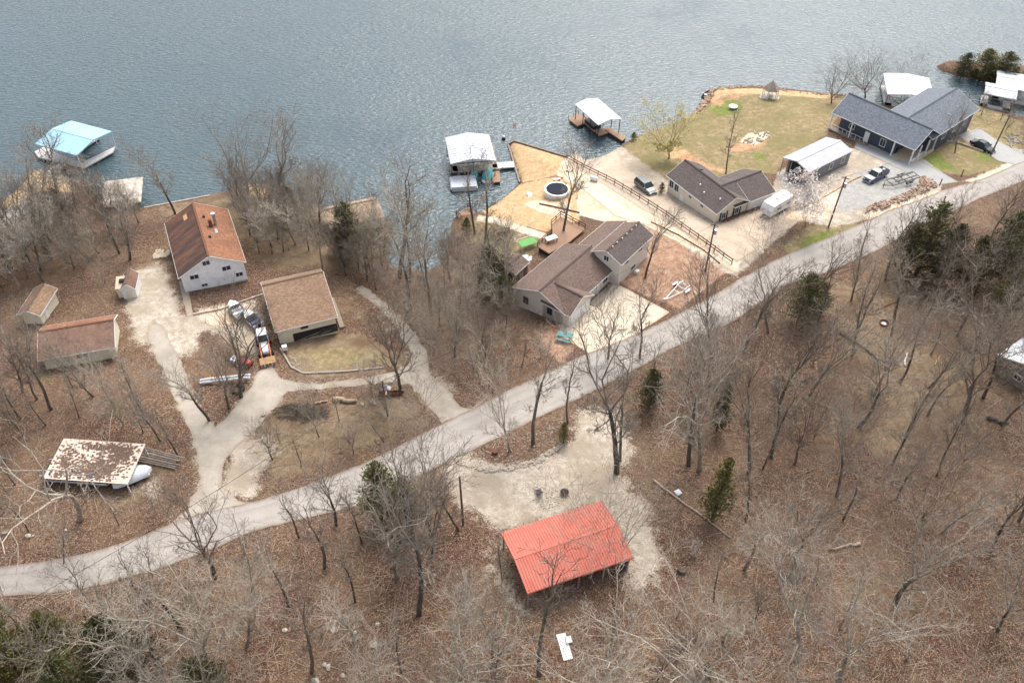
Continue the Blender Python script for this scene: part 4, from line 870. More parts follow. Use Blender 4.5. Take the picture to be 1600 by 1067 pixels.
def car(name, label, cat, px, rz, L, W, Hh, paint, kind='suv', roofm=None):
    g = G(*px); rt = thing(name, label, cat, (g[0], g[1], g[2]+.03), R(rz)); w = W/2; zb = .28; hood = Hh*.58
    if kind == 'pickup': secs = [(-L/2,w*.93,zb+.15,hood+.08),(-L*.47,w*.98,zb,hood+.1),(-L*.02,w,zb,hood+.1),(L*.24,w,zb,hood+.06),(L*.42,w*.97,zb,hood),(L*.49,w*.9,zb+.1,hood-.12)]
    elif kind == 'suv': secs = [(-L/2,w*.9,zb+.12,hood+.12),(-L*.46,w*.98,zb,hood+.16),(0,w,zb,hood+.14),(L*.2,w,zb,hood+.08),(L*.4,w*.96,zb,hood),(L*.49,w*.85,zb+.1,hood-.2)]
    else: secs = [(-L/2,w*.86,zb+.1,hood+.02),(-L*.4,w*.97,zb,hood+.1),(0,w,zb,hood+.1),(L*.2,w,zb,hood+.06),(L*.38,w*.95,zb,hood-.04),(L*.49,w*.8,zb+.05,hood-.25)]
    body(secs, W).build('body', M[paint], rt, smooth=False, bevel=.02)
    if kind == 'pickup': g_, pl = cabin(-L*.08, L*.24, -L*.04, L*.13, w*.92, w*.76, hood+.08, Hh)
    elif kind == 'suv': g_, pl = cabin(-L*.47, L*.22, -L*.41, L*.08, w*.92, w*.74, hood+.12, Hh)
    else: g_, pl = cabin(-L*.34, L*.22, -L*.16, L*.06, w*.9, w*.66, hood+.06, Hh)
    g_.build('window', M['glass'], rt); pl.build('roof', M[roofm or paint], rt)
    if kind == 'pickup':
        MB().box(-L*.47, -L*.09, -w*.82, w*.82, hood+.09, hood+.135).build('bed', M['dark'], rt)
        MB().box(-L*.2, -L*.11, -w*.5, w*.2, hood+.12, hood+.45).ball((-L*.3,.2,hood+.25), .28, 8).build('cargo', M['cover'], rt)
        MB().box(L*.25, L*.47, -w*.8, w*.8, hood+.03, hood+.07).build('bonnet', M['car_tan'], rt, bevel=.02)
    wheels(rt, (-L*.31, L*.32), w+.01, .36 if kind != 'sedan' else .32)
    for s in (-1, 1):
        MB().box(L*.465, L*.50, s*w*.62-.17, s*w*.62+.17, hood-.30, hood-.14).build('headlight', M['lamp'], rt)
        MB().box(-L*.505, -L*.485, s*w*.78-.1, s*w*.78+.1, hood-.2, hood+.06).build('tail_light', M['tail'], rt)
        MB().box(L*.17, L*.21, s*w*1.0-.02, s*(w+.16), hood+.15, hood+.3).build('mirror', M[paint], rt) if s > 0 else MB().box(L*.17, L*.21, -(w+.16), -w+.02, hood+.15, hood+.3).build('mirror', M[paint], rt)
    MB().box(L*.47, L*.505, -w*.8, w*.8, zb+.05, zb+.2).build('bumper', M['steel'], rt); MB().box(-L*.51, -L*.49, -w*.8, w*.8, zb+.05, zb+.2).build('bumper', M['steel'], rt)
    return rt
def head(a, b): A = G(*a); B = G(*b); return math.degrees(math.atan2(B[1]-A[1], B[0]-A[0]))
car('suv', 'dark grey estate car parked on the pale drive by the beige house', 'car', (1008,297), head((995,286),(1022,304)), 4.9, 1.95, 1.75, 'car_grey', 'suv')
car('pickup_truck', 'old navy pickup with a pale bonnet and open loaded bed on the gravel', 'pickup truck', (1367,279), head((1384,272),(1352,288)), 5.6, 1.95, 1.75, 'car_navy', 'pickup', 'car_tan')
car('sedan', 'black sedan parked beside the leaning utility pole at the right', 'car', (1534,233), head((1514,225),(1552,240)), 4.8, 1.85, 1.45, 'car_black', 'sedan')
# black flatbed trailer
A = G(1378,290); hd = head((1388,294),(1432,283)); rt = thing('boat_trailer', 'empty black boat trailer with open frame on the grey gravel behind the pickup', 'trailer', (A[0]+1.2, A[1], A[2]), R(hd))
fr_ = MB(); 
for y in (-.95, .95): fr_.bar((0,y,.6), (6.3,y,.6), .12, .14)
for x in (0, 1.5, 3.0, 4.6, 6.3): fr_.bar((x,-.95,.6), (x,.95,.6), .1)
fr_.bar((0,-.95,.6), (-1.6,0,.55), .12).bar((0,.95,.6), (-1.6,0,.55), .12); fr_.build('frame', M['black'], rt)
for y in (-.5, .5): MB().bar((.8,y,.85), (6.0,y,.85), .2, .1).build('bunk', M['black'], rt)
MB().tube([(-1.3,0,.0),(-1.3,0,.9)], .05, 6).build('jack', M['black'], rt); wheels(rt, (3.2, 4.1), 1.25, .33, .2)
for y in (-1.25, 1.25): MB().box(2.7, 4.6, y-.15, y+.02, .7, .76).build('mudguard', M['black'], rt)
# white bare boat trailer in the leafy yard
A = G(1037,473); hd = head((1037,473),(1070,448)); rt = thing('boat_trailer', 'empty white V-shaped boat trailer standing in the red-brown yard', 'trailer', (A[0], A[1], A[2]), R(hd))
fr_ = MB()
for s in (-1, 1): fr_.bar((0,0,.5), (3.0,s*.55,.5), .1).bar((3.0,s*.55,.5), (5.2,s*1.0,.5), .1)
for x, y in ((3.0,.55), (4.2,.8), (5.2,1.0)): fr_.bar((x,-y,.5), (x,y,.5), .09)
fr_.build('frame', M['white'], rt); MB().box(-.1, .3, -.12, .12, .5, .8).tube([(.3,0,0),(.3,0,.8)], .05, 6).build('winch_post', M['white'], rt)
for s in (-1, 1): MB().box(3.6, 4.7, s*1.2-.14, s*1.2+.14, .62, .70).build('mudguard', M['white'], rt); MB().box(3.9, 5.3, s*.7-.08, s*.7+.08, .7, .8).build('bunk', M['cover'], rt)
wheels(rt, (4.15,), 1.32, .3, .2)
# camper
A = G(1194,340); hd = head((1200,338),(1236,316)); rt = thing('camper', 'white camper trailer with a long flat roof beside the blossoming tree', 'camper', (A[0], A[1], A[2]), R(hd))
bd = MB(); prof = [(0,.6),(0,1.6),(.5,2.5),(5.9,2.6),(6.1,2.2),(6.1,.6)]; n = len(prof)
bd.add([(x,-1.15,z) for x, z in prof]+[(x,1.15,z) for x, z in prof], [tuple(range(n)), tuple(range(2*n-1, n-1, -1))]+[(i, i+n, (i+1)%n+n, (i+1)%n) for i in range(n)]); bd.build('body', M['white'], rt, bevel=.06)
MB().slab([(.08,-.85,1.72),(.08,.85,1.72),(.46,.85,2.42),(.46,-.85,2.42)], .02).build('window', M['glass'], rt); MB().box(2.6, 3.2, -.3, .3, 2.5, 2.75).box(4.4, 4.8, -.2, .2, 2.5, 2.7).build('roof_vent', M['white'], rt)
window(rt, 'y-', 2, 1.6, .9, .5, -1.15); window(rt, 'y-', 4.6, 1.6, .9, .5, -1.15); wheels(rt, (2.9, 3.7), 1.15, .33, .2); MB().bar((0,0,.55), (-1.2,0,.5), .12).build('drawbar', M['black'], rt)
# utility cart
A = G(1241,281); rt = thing('utility_cart', 'black utility cart with a white roof in the mouth of the metal garage', 'golf cart', (A[0], A[1], A[2]), R(head((1248,272),(1236,284))))
body([(-1.4,.6,.35,.9),(0,.62,.35,.85),(.5,.62,.35,.95),(1.4,.55,.4,.8)], 1.2).build('body', M['black'], rt); MB().box(-.8, .6, -.62, .62, 1.8, 1.87).build('roof', M['white'], rt, bevel=.03)
for x in (-.75, .55):
    for y in (-.57, .57): MB().bar((x,y,.85), (x,y,1.8), .05).build('post', M['black'], rt)
MB().box(-.5, -.1, -.5, .5, .85, 1.05).box(-.62, -.5, -.5, .5, .9, 1.4).build('seat', M['float'], rt); wheels(rt, (-.95, .95), .72, .3, .22)
# tractor loader
A = G(412,556); hd = head((408,530),(414,560)); rt = thing('tractor', 'white-cab tractor loader holding a tan pallet between its forks, on the drive', 'tractor', (A[0], A[1]+1.2, A[2]), R(hd))
body([(-2.0,.5,.6,1.5),(-.2,.55,.6,1.5),(.2,.5,.6,1.45),(1.5,.42,.7,1.35),(1.7,.35,.8,1.2)], 1).build('bonnet', M['cover'], rt)
g_, pl = cabin(-1.9, -.1, -1.8, -.3, .72, .65, 1.4, 2.6); g_.build('window', M['glass'], rt); pl.build('cab_roof', M['cover'], rt)
for x, r_ in ((-1.3,.75), (1.3,.5)):
    for s in (-1, 1): o = MB().tube([(x,s*.65,r_),(x,s*1.05,r_)], r_, 16).build('wheel', M['rubber'], rt); MB().tube([(x,s*1.03,r_),(x,s*1.07,r_)], r_*.5, 10).build('rim', M['orange'], o)
for s in (-1, 1): MB().bar((-.3,s*.62,1.5), (1.9,s*.62,.9), .14, .2).bar((1.9,s*.62,.9), (2.6,s*.62,.35), .14, .2).build('loader_arm', M['orange'], rt); MB().bar((2.6,s*.5,.3), (3.8,s*.5,.25), .12, .07).build('fork', M['steel'], rt)
MB().box(-2.7, -2.0, -.8, .8, .5, 1.3).build('back_blade', M['orange'], rt)
pb = MB()
for i in range(7): pb.box(2.35+i*.2, 2.47+i*.2, -1.05, 1.05, .75, .80)
for y in (-.95, 0, .95): pb.box(2.35, 3.7, y-.06, y+.06, .45, .75)
ob = thing('pallet', 'fresh tan timber pallet carried on the tractor forks', 'pallet', tuple(rt.location), R(hd)); pb.build('slats', M['pallet'], ob)
# small red mower cart
A = G(382,570); rt = thing('riding_mower', 'red and white riding mower with a black seat beside the tractor', 'mower', (A[0], A[1], A[2]), R(-18))
body([(-1.0,.45,.3,.75),(0,.5,.3,.7),(.4,.45,.3,.95),(1.1,.4,.35,.85)], 1).build('bonnet', M['red'], rt); MB().box(-.9, -.35, -.3, .3, .75, .9).box(-.98, -.86, -.3, .3, .85, 1.25).build('seat', M['black'], rt, bevel=.04)
MB().box(-.6, .3, -.75, .75, .2, .35).build('cutting_deck', M['white'], rt, bevel=.04); wheels(rt, (-.8, .85), .6, .3, .2); MB().tube([(.3,0,.9),(.1,0,1.25)], .04, 6).build('steering_column', M['black'], rt)
MB().box(-1.9, -1.0, -.5, .5, .3, .8).build('cargo_box', M['cover'], rt)

# ------------------------------------------------------------------ fences, walls, poles, wires
def line_pts(pxs, step, dz=0):
    ps = [G(*p) for p in pxs]; out = []; 
    for a, b in zip(ps, ps[1:]):
        L = np.linalg.norm((b-a)[:2]); k = max(1, round(L/step))
        out += [tuple(a+(b-a)*i/k) for i in range(k)]
    out.append(tuple(ps[-1])); return [(x, y, h(x, y)+dz) for x, y, z in out]
def fence(label, pxs, name='rail_fence', hh=1.15, step=2.3, m='rail_wood', rails=(.45, .95), w=.12):
    pts = line_pts(pxs, step); rt = thing(name, label, 'fence', pts[0], 0)
    for p in pts: MB().box(p[0]-w/2, p[0]+w/2, p[1]-w/2, p[1]+w/2, p[2]-.2, p[2]+hh).build('post', M[m], rt, world=True)
    for r_ in rails:
        b = MB()
        for a, c in zip(pts, pts[1:]): b.bar((a[0],a[1],a[2]+r_), (c[0],c[1],c[2]+r_), .06, .16)
        b.build('rail', M[m], rt, world=True)
    return rt
fence('long reddish brown rail fence between the two pale drives', [(885,249),(960,288),(1040,338),(1090,374),(1143,413)])
fence('dark slanting timber rail running from the deck yard down past the leafy yard', [(1018,348),(1060,368),(1100,392),(1124,412)], 'border_rail', .25, 2.5, 'rail_wood', (.12,), .12)
def wall_run(name, label, cat, pxs, w, hh, m, below=.5, step=1.0, group=None, tops=None):
    pts = line_pts(pxs, step); rt = thing(name, label, cat, pts[0], 0, group); b = MB()
    for a, c in zip(pts, pts[1:]):
        d = Vector((c[0]-a[0], c[1]-a[1], 0)); 
        if d.length < 1e-4: continue
        d.normalize(); n = Vector((-d.y, d.x, 0))*w/2; q = d*.05
        A, Cc = Vector(a)-q, Vector(c)+q
        for i, (p, r_) in enumerate(((A, Cc),)):
            t0, t1 = (a[2]+hh, c[2]+hh)
            b.add([(p-n).to_tuple()[:2]+(min(a[2],c[2])-below,), (r_-n).to_tuple()[:2]+(min(a[2],c[2])-below,), (r_+n).to_tuple()[:2]+(min(a[2],c[2])-below,), (p+n).to_tuple()[:2]+(min(a[2],c[2])-below,),
                   (p-n).to_tuple()[:2]+(t0,), (r_-n).to_tuple()[:2]+(t1,), (r_+n).to_tuple()[:2]+(t1,), (p+n).to_tuple()[:2]+(t0,)], [(0,3,2,1),(4,5,6,7),(0,1,5,4),(1,2,6,5),(2,3,7,6),(3,0,4,7)])
    b.build('wall_course', M[m], rt, world=True); return rt
wall_run('seawall', 'dark timber seawall edging the triangular sandy point', 'wall', [(812,286),(794,227),(803,222),(885,246)], .3, .35, 'old_wood', 1.2)
wall_run('seawall', 'low pale seawall along the shore above the rust-roofed house', 'wall', [(226,325),(280,315),(328,306)], .35, .15, 'stone', 1.0)
wall_run('retaining_wall', 'pale curved stone kerb wall below the tan-roofed outbuilding', 'wall', [(438,545),(447,560),(456,575),(475,584),(540,581),(600,575)], .22, .22, 'stone')
wall_run('retaining_wall', 'low pale kerb along the front of the rust-roofed house yard', 'wall', [(303,492),(345,484),(410,461)], .2, .25, 'stone')
wall_run('retaining_wall', 'long white concrete kerb below the porch of the slate house', 'wall', [(1424,253),(1450,236),(1475,222)], .25, .5, 'white')
wall_run('retaining_wall', 'narrow pale kerb between lawn and the black sedan', 'wall', [(1478,222),(1495,224),(1535,238)], .2, .35, 'stone')
wall_run('retaining_wall', 'dark timber edging below the round pool', 'wall', [(843,319),(880,327),(905,333)], .2, .2, 'rail_wood')
wall_run('retaining_wall', 'white plank edging from the metal garage to the gravel lot', 'wall', [(1345,276),(1320,288),(1296,303),(1270,318)], .2, .2, 'pallet')
def pole(label, b, t, group='utility poles', xf=False, name='utility_pole', r=.15):
    B = G(*b); d = ray(*t); D = d[:2]; s = (B[:2]@D)/(D@D); T = np.array([0,0,CAM_Z])+d*s
    T[:2] = B[:2]+np.clip(T[:2]-B[:2], -2.0, 2.0); rt = thing(name, label, 'utility pole', tuple(B), 0, group)
    MB().tube([B-np.array([0,0,.4]), T], [r, r*.72], 10).build('shaft', M['pole_wood'], rt, world=True)
    if xf:
        u = B+(T-B)*.84; MB().tube([(u[0]+.32,u[1],u[2]-.45),(u[0]+.32,u[1],u[2]+.35)], .22, 12).build('transformer', M['steel'], rt, world=True)
        u = B+(T-B)*.97; MB().bar((u[0]-.5,u[1]+.3,u[2]), (u[0]+.5,u[1]-.3,u[2]), .1).build('crossarm', M['pole_wood'], rt, world=True)
    return T
T1 = pole('wooden utility pole with a grey transformer where the brown rail fence ends', (1102,424), (1117,350), xf=True)
T2 = pole('dark wooden utility pole between the blossoming tree and the gravel lot', (1294,356), (1322,276), xf=True)
T3 = pole('leaning brown utility pole beside the black sedan', (1548,243), (1578,180))
T4 = pole('weathered utility pole in front of the brush heap by the left drives', (606,650), (597,595))
T5 = pole('short bare dark pole standing alone at the left edge of the gravel clearing', (724,818), (718,744), name='wooden_pole', group=None)
def wire(label, pts, sag, r=.022):
    rt = thing('power_line', label, 'cable', (0,0,0), 0, 'overhead cables'); m = MB()
    for a, b in zip(pts, pts[1:]):
        a, b = Vector(a), Vector(b); k = 24
        m.tube([a.lerp(b, i/k)-Vector((0,0,4*sag*(i/k)*(1-i/k))) for i in range(k+1)], r, 4)
    m.build('strand', M['black'], rt)
T0 = P(-40,985,17.5)
wire('thin black overhead cable crossing the road at the lower left', [tuple(T0), tuple(T4)], 1.2)
wire('overhead cable between the brush-heap pole and the fence-end pole', [tuple(T4), tuple(T1)], 1.0)
wire('overhead cable from the fence-end pole to the pole by the blossoming tree', [tuple(T1), tuple(T2)], .7)
wire('overhead cable over the gravel lot and boat trailer to the leaning pole', [tuple(T2), tuple(T3)], .9)
p = P(806,221,.6); rt = thing('flagpole', 'tall white flagpole with a small red and white striped flag on the sandy point', 'flagpole', (p[0], p[1], .3)); MB().tube([(0,0,0),(0,0,6.8)], [.05,.03], 8).build('pole', M['white'], rt)
fl = MB()
for i in range(6): fl.slab([(-.08*0-.62,0.02*math.sin(i),3.3+i*.16),(-.03,0,3.35+i*.16),(-.03,0,3.5+i*.16),(-.62,.02*math.sin(i+1),3.45+i*.16)], .01) if i % 2 else None
fl.build('flag', M['white'], rt); f2 = MB()
for i in range(0, 6, 2): f2.slab([(-.62,0.0,3.3+i*.16),(-.03,0,3.35+i*.16),(-.03,0,3.5+i*.16),(-.62,0,3.45+i*.16)], .01)
f2.build('flag_stripe', M['red'], rt)
p = G(887,248); rt = thing('flagpole', 'slim bare white pole at the lake end of the rail fence', 'pole', tuple(p)); MB().tube([(0,0,0),(0,0,5.0)], [.045,.03], 8).build('pole', M['white'], rt); MB().ball((0,0,5.05), .08, 8).build('finial', M['white'], rt)
for q, lab in (((1474,316),'white-topped'),((1502,275),'rust-brown'),((1468,290),'black')):
    p = G(*q); rt = thing('fence_post', lab+' short lone post beside the road at the gravel lot' if lab != 'rust-brown' else 'rust-brown lone post at the corner of the green lawn', 'post', tuple(p)); MB().box(-.07,.07,-.07,.07,-.2,1.3).build('post', M['black' if lab == 'black' else 'rust'], rt); MB().box(-.09,.09,-.09,.09,1.3,1.36).build('cap', M['white' if lab == 'white-topped' else 'rust'], rt)

# ------------------------------------------------------------------ yard things
p = G(870,303); rt = thing('swimming_pool', 'round above-ground pool with a white rim and dark cover on the sand', 'pool', tuple(p))
MB().tube([(0,0,-.3),(0,0,1.0)], 2.15, 40).build('wall', M['white'], rt); rm = MB(); n = 40
for i in range(n):
    a, b = 2*math.pi*i/n, 2*math.pi*(i+1)/n; rm.slab([(1.95*math.cos(a),1.95*math.sin(a),1.06),(2.3*math.cos(a),2.3*math.sin(a),1.06),(2.3*math.cos(b),2.3*math.sin(b),1.06),(2.0*math.cos(b),2.0*math.sin(b),1.06)], .1)
rm.build('rim', M['white'], rt); MB().tube([(0,0,1.0),(0,0,1.03)], 2.0, 40).build('cover', M['pool_cover'], rt)
# deck of the middle house
dz = h(*G(880,366)[:2])+.9; rt = thing('wooden_deck', 'brown timber deck with railings built around a tree, lakeside of the middle house', 'deck', (0,0,0))
dk = [(840,385),(862,366),(861,352),(876,338),(914,358),(890,378),(858,396)]
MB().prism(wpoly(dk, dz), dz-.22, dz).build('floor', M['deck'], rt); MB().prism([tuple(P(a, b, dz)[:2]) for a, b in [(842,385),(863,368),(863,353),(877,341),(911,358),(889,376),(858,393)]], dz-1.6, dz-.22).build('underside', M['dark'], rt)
for run in ([(840,385),(862,366),(861,352),(876,338),(914,358)],):
    ps = [P(a, b, dz) for a, b in run]
    b = MB(); c = MB()
    for u, v in zip(ps, ps[1:]):
        L = np.linalg.norm(v-u); k = max(1, round(L/1.5))
        for i in range(k+1): q = u+(v-u)*i/k; b.box(q[0]-.06, q[0]+.06, q[1]-.06, q[1]+.06, dz, dz+1.05)
        for zz in (.5, 1.0): c.bar((u[0],u[1],dz+zz), (v[0],v[1],dz+zz), .06, .12)
    b.build('railing_posts', M['rail_wood'], rt); c.build('railing', M['rail_wood'], rt)
p = P(861,377,dz); rt = thing('table', 'white table standing on the brown deck', 'table', (p[0],p[1],dz), R(30)); MB().box(-1.0,1.0,-.55,.55,.7,.78).build('table_top', M['white'], rt, bevel=.03)
for x in (-.85,.85):
    for y in (-.45,.45): MB().box(x-.05,x+.05,y-.05,y+.05,0,.7).build('leg', M['black'], rt)
p = G(730,335); rt = thing('boat_landing', 'small brown deck box with low rails at the water edge by the two thin trees', 'deck', (p[0],p[1],0.0)); q = [(713,336),(731,324),(744,334),(724,345)]
MB().prism(wpoly(q, .75), .1, .75).build('floor', M['deck'], rt, world=True); rr_ = MB(); ps = [P(a, b, .75) for a, b in q]
for u, v in zip(ps[:3], ps[1:3]): 
    for zz in (.4, .8): rr_.bar((u[0],u[1],.75+zz), (v[0],v[1],.75+zz), .07, .14)
for u in ps[:3]: rr_.box(u[0]-.07,u[0]+.07,u[1]-.07,u[1]+.07,.7,1.65)
u, v = ps[3], ps[0]
for zz in (.4, .8): rr_.bar((u[0],u[1],.75+zz), (v[0],v[1],.75+zz), .07, .14)
rr_.build('railing', M['rail_wood'], rt, world=True)
p = G(784,372); rt = thing('garden_swing', 'reddish brown wooden garden swing with A-frame on the shore lawn', 'swing', tuple(p), R(18)); b = MB()
for x in (-1.3, 1.3): b.bar((x,-.8,0), (x,0,1.9), .1).bar((x,.8,0), (x,0,1.9), .1)
b.bar((-1.5,0,1.9), (1.5,0,1.9), .1); b.build('frame', M['rust'], rt); MB().box(-.85,.85,-.3,.3,.5,.56).box(-.85,.85,.28,.34,.56,1.1).build('seat', M['rust'], rt)
for x in (-.8,.8): MB().bar((x,0,.55),(x,0,1.9),.03).build('chain', M['steel'], rt)
p = G(822,384); rt = thing('garden_canopy', 'low frame shade with bright green cloth beside the deck steps', 'canopy', tuple(p), R(28)); b = MB()
for x in (-1.5,1.5):
    for y in (-1.3,1.8): b.bar((x,y,0),(x,y,1.1),.07)
for y in (-1.3,-.2,.8,1.8): b.bar((-1.5,y,1.1),(1.5,y,1.1),.05)
for x in (-1.5,1.5): b.bar((x,-1.3,1.1),(x,1.8,1.1),.05)
b.build('frame', M['steel'], rt); MB().slab([(-1.5,-1.3,1.15),(1.5,-1.3,1.15),(1.5,.3,1.2),(-1.5,.3,1.2)],.02).build('cloth', M['green_cloth'], rt)
def heap(name, label, cat, px, r, hh, m, seed=1, sq=(1,1), n=14):
    g = G(*px); rt = thing(name, label, cat, tuple(g)); rd = random.Random(seed); b = MB()
    for i in range(n):
        a = rd.uniform(0, 6.28); q = r*math.sqrt(rd.random())*.8
        b.ball((q*math.cos(a)*sq[0], q*math.sin(a)*sq[1], hh*.3*(1-q/r)), r*rd.uniform(.2,.42), 7, (sq[0],sq[1],hh/r*.9), .2, rd)
    b.build('sheet', M[m], rt); return rt
heap('tarp_pile', 'crumpled bright blue tarp heap against the small brown-roofed shed', 'tarp', (807,436), 1.3, .9, 'blue_tarp', 3)
heap('tarp_pile', 'white crumpled sheet between the small shed and deck', 'tarp', (823,405), 1.0, .4, 'cover', 4)
heap('covered_stack', 'tan tarpaulin-covered stack against the left wall of the rust-roofed house', 'tarp', (253,398), 1.6, 1.3, 'tan_tarp', 5, (.8,1.2), 20)
heap('white_bundle', 'white sheet lying beside the pool on the sand', 'tarp', (826,305), .9, .35, 'cover', 6)
def picnic(label, px, rz, m):
    g = G(*px); rt = thing('picnic_table', label, 'picnic table', tuple(g), R(rz)); t = MB()
    for i in range(5): t.box(-.95,.95,-.38+i*.155,-.24+i*.155,.72,.77)
    t.build('table_top', M[m], rt)
    for s in (-1,1): MB().box(-.95,.95,s*.72-.14,s*.72+.14,.42,.47).build('bench', M[m], rt)
    for x in (-.7,.7): MB().bar((x,-.75,0),(x,-.2,.72),.08).bar((x,.75,0),(x,.2,.72),.08).bar((x,-.75,.42),(x,.75,.42),.06).build('leg', M[m], rt)
    return rt
picnic('teal picnic table on bare soil near the white garage door', (882,530), -20, 'teal2').scale = (1.15,1.15,1.15)
picnic('white picnic table on the pale gravel at the far left', (40,381), 10, 'white')
# gazebo
g = G(1202,153); rt = thing('gazebo', 'small six-sided gazebo with a peaked grey thatched roof on the headland lawn', 'gazebo', tuple(g)); n = 6; rf = MB()
for i in range(n):
    a, b = 2*math.pi*i/n, 2*math.pi*(i+1)/n; c = math.cos; s = math.sin
    rf.add([(1.9*c(a),1.9*s(a),2.1),(1.9*c(b),1.9*s(b),2.1),(0,0,3.9)], [(0,1,2)]); MB().box(1.65*c(a)-.07,1.65*c(a)+.07,1.65*s(a)-.07,1.65*s(a)+.07,0,2.2).build('post', M['white'], rt)
    if i != 4: MB().bar((1.65*c(a),1.65*s(a),.8),(1.65*c(b),1.65*s(b),.8),.06,.1).bar((1.65*c(a),1.65*s(a),.3),(1.65*c(b),1.65*s(b),.3),.05,.08).build('railing', M['white'], rt)
rf.build('roof', M['old_wood'], rt); MB().prism([(2.2*math.cos(2*math.pi*i/n),2.2*math.sin(2*math.pi*i/n)) for i in range(n)],-.2,.12).build('floor', M['stone'], rt); MB().box(-.5,.5,-.4,.4,.12,.7).build('bench', M['cream'], rt); MB().tube([(0,0,3.85),(0,0,4.2)],.05,6).build('finial', M['old_wood'], rt)
g = G(1145,170); rt = thing('stone_table', 'round pale stone table in the bright green patch of lawn', 'table', tuple(g)); MB().tube([(0,0,0),(0,0,.5)],.35,10).build('pedestal', M['stone'], rt); MB().tube([(0,0,.5),(0,0,.6)],.95,18).build('table_top', M['dirty_roof'], rt)
# rocks
def rock_mesh(seed):
    rd = random.Random(seed); b = MB(); b.ball((0,0,.25), .5, 7, (1, .75, .6), .28, rd); me = b.build('rock', M['stone']).data; return me
ROCKS = []
for s in range(4):
    o = MB().ball((0,0,.12), .5, 7, (1,.75,.6), .28, random.Random(s)); ROCKS.append((o.v, o.f))
def rubble(name, label, area, n, size, m, seed, kind='stuff', zup=.0):
    rd = random.Random(seed); q = np.array(gpoly(area)); x0, y0 = q.min(0); x1, y1 = q.max(0); b = MB(); k = 0
    while k < n:
        x, y = rd.uniform(x0,x1), rd.uniform(y0,y1)
        if seg_dist(np.array([x]), np.array([y]), q)[0] < 0: continue
        v, f_ = ROCKS[rd.randrange(4)]; s = size*rd.uniform(.45,1.3); a = rd.uniform(0,6.28); z = h(x,y)+rd.uniform(0,zup)
        ca, sa = math.cos(a)*s, math.sin(a)*s; b.add([(x+p[0]*ca-p[1]*sa, y+p[0]*sa+p[1]*ca, z+p[2]*s) for p in v], f_); k += 1
    o = b.build(name, M[m]); o['kind'] = 'stuff'; o['label'] = label; return o
rubble('rubble', 'pale and rusty rubble heap along the road side of the gravel lot', [(1352,333),(1358,322),(1400,310),(1432,292),(1440,276),(1458,283),(1466,292),(1420,312),(1380,328)], 420, .5, 'redstone', 1, zup=.35)
rubble('rubble', 'rusty riprap at the tip of the headland', [(1088,172),(1098,156),(1106,142),(1118,139),(1114,150),(1104,164),(1090,178)], 160, .8, 'redstone', 2, zup=.2)
rubble('rubble', 'riprap along the headland shore', [(1118,137),(1180,134),(1260,143),(1325,149),(1325,153),(1260,147),(1180,138),(1120,142)], 150, .55, 'redstone', 3)
rubble('rubble', 'pale broken concrete heap on the headland lawn', [(1157,222),(1168,208),(1198,206),(1206,215),(1180,228)], 60, .5, 'stone', 4, zup=.1)
rubble('rubble', 'pale stones edging the tree island beside the road', [(708,712),(718,722),(760,733),(800,730),(835,718),(880,690),(884,682),(888,692),(840,724),(800,736),(758,738),(712,724)], 300, .38, 'stone', 5)
rubble('rubble', 'loose stones strewn over the tree island', [(720,712),(790,690),(880,650),(880,690),(800,722),(745,726)], 200, .26, 'stone', 6)
rubble('rubble', 'white shoreline stones at the left shore', [(60,262),(92,272),(125,284),(120,292),(85,282),(58,272)], 60, .6, 'stone', 7)
rubble('rubble', 'stony ring round the cold camp fire in the clearing', [(826,766),(842,758),(872,764),(890,772),(880,782),(862,795),(845,795),(832,782)], 110, .22, 'stone', 8)
rubble('rubble', 'stone rows beside the curved kerb', [(450,552),(458,552),(470,578),(456,574)], 45, .3, 'stone', 9)
rubble('rubble', 'pale stones below the right-hand drive', [(1568,215),(1590,208),(1598,226),(1580,232)], 60, .6, 'stone', 10)
rd = random.Random(31)
spots = [(45,838,.8),(10,832,.9),(103,828,.4),(52,837,.3),(228,666,.4),(224,680,.3),(160,612,.4),(521,985,.7),(555,988,.5),(513,1043,.8),(507,1038,.6),(585,1008,.9),(445,985,.7),(493,1064,1.0),(536,1055,.6),(679,898,.5),(590,975,.5),(1244,828,.3),(1395,898,.4),(1478,900,.35),(1443,925,.5),(1347,975,.4),(1361,983,.4),(1548,980,.4),(1215,572,.3),(1017,787,.3),(1041,792,.35),(1255,780,.3),(1375,612,.4),(583,630,1.2),(566,632,.7),(412,648,.9),(1346,700,.3)]
for i, (a, b, s) in enumerate(spots):
    g = G(a, b); v, f_ = ROCKS[i % 4]; z = rd.uniform(0, 6.28); ca, sa = math.cos(z)*s, math.sin(z)*s
    m = MB(); m.add([(p[0]*ca-p[1]*sa, p[0]*sa+p[1]*ca, p[2]*s) for p in v], f_)
    o = m.build('boulder', M['stone']); o.location = g
    sz = 'large pale' if s > .75 else ('middling pale' if s > .45 else 'small pale')
    where = ('in the litter at the lower left corner' if a < 300 and b > 780 else 'in the woods left of the drives' if a < 300 else 'at the bottom among the pale branches' if b > 880 and a < 760 else 'near the cut logs by the drive' if b < 660 and a < 700 else 'in the open leaf litter at the lower right' if b > 780 and a > 1100 else 'in the right-hand woods' if a > 1100 else 'in the litter right of the clearing')
    tag(o, f'{sz} boulder {where}', 'boulder', f'boulders {where}')
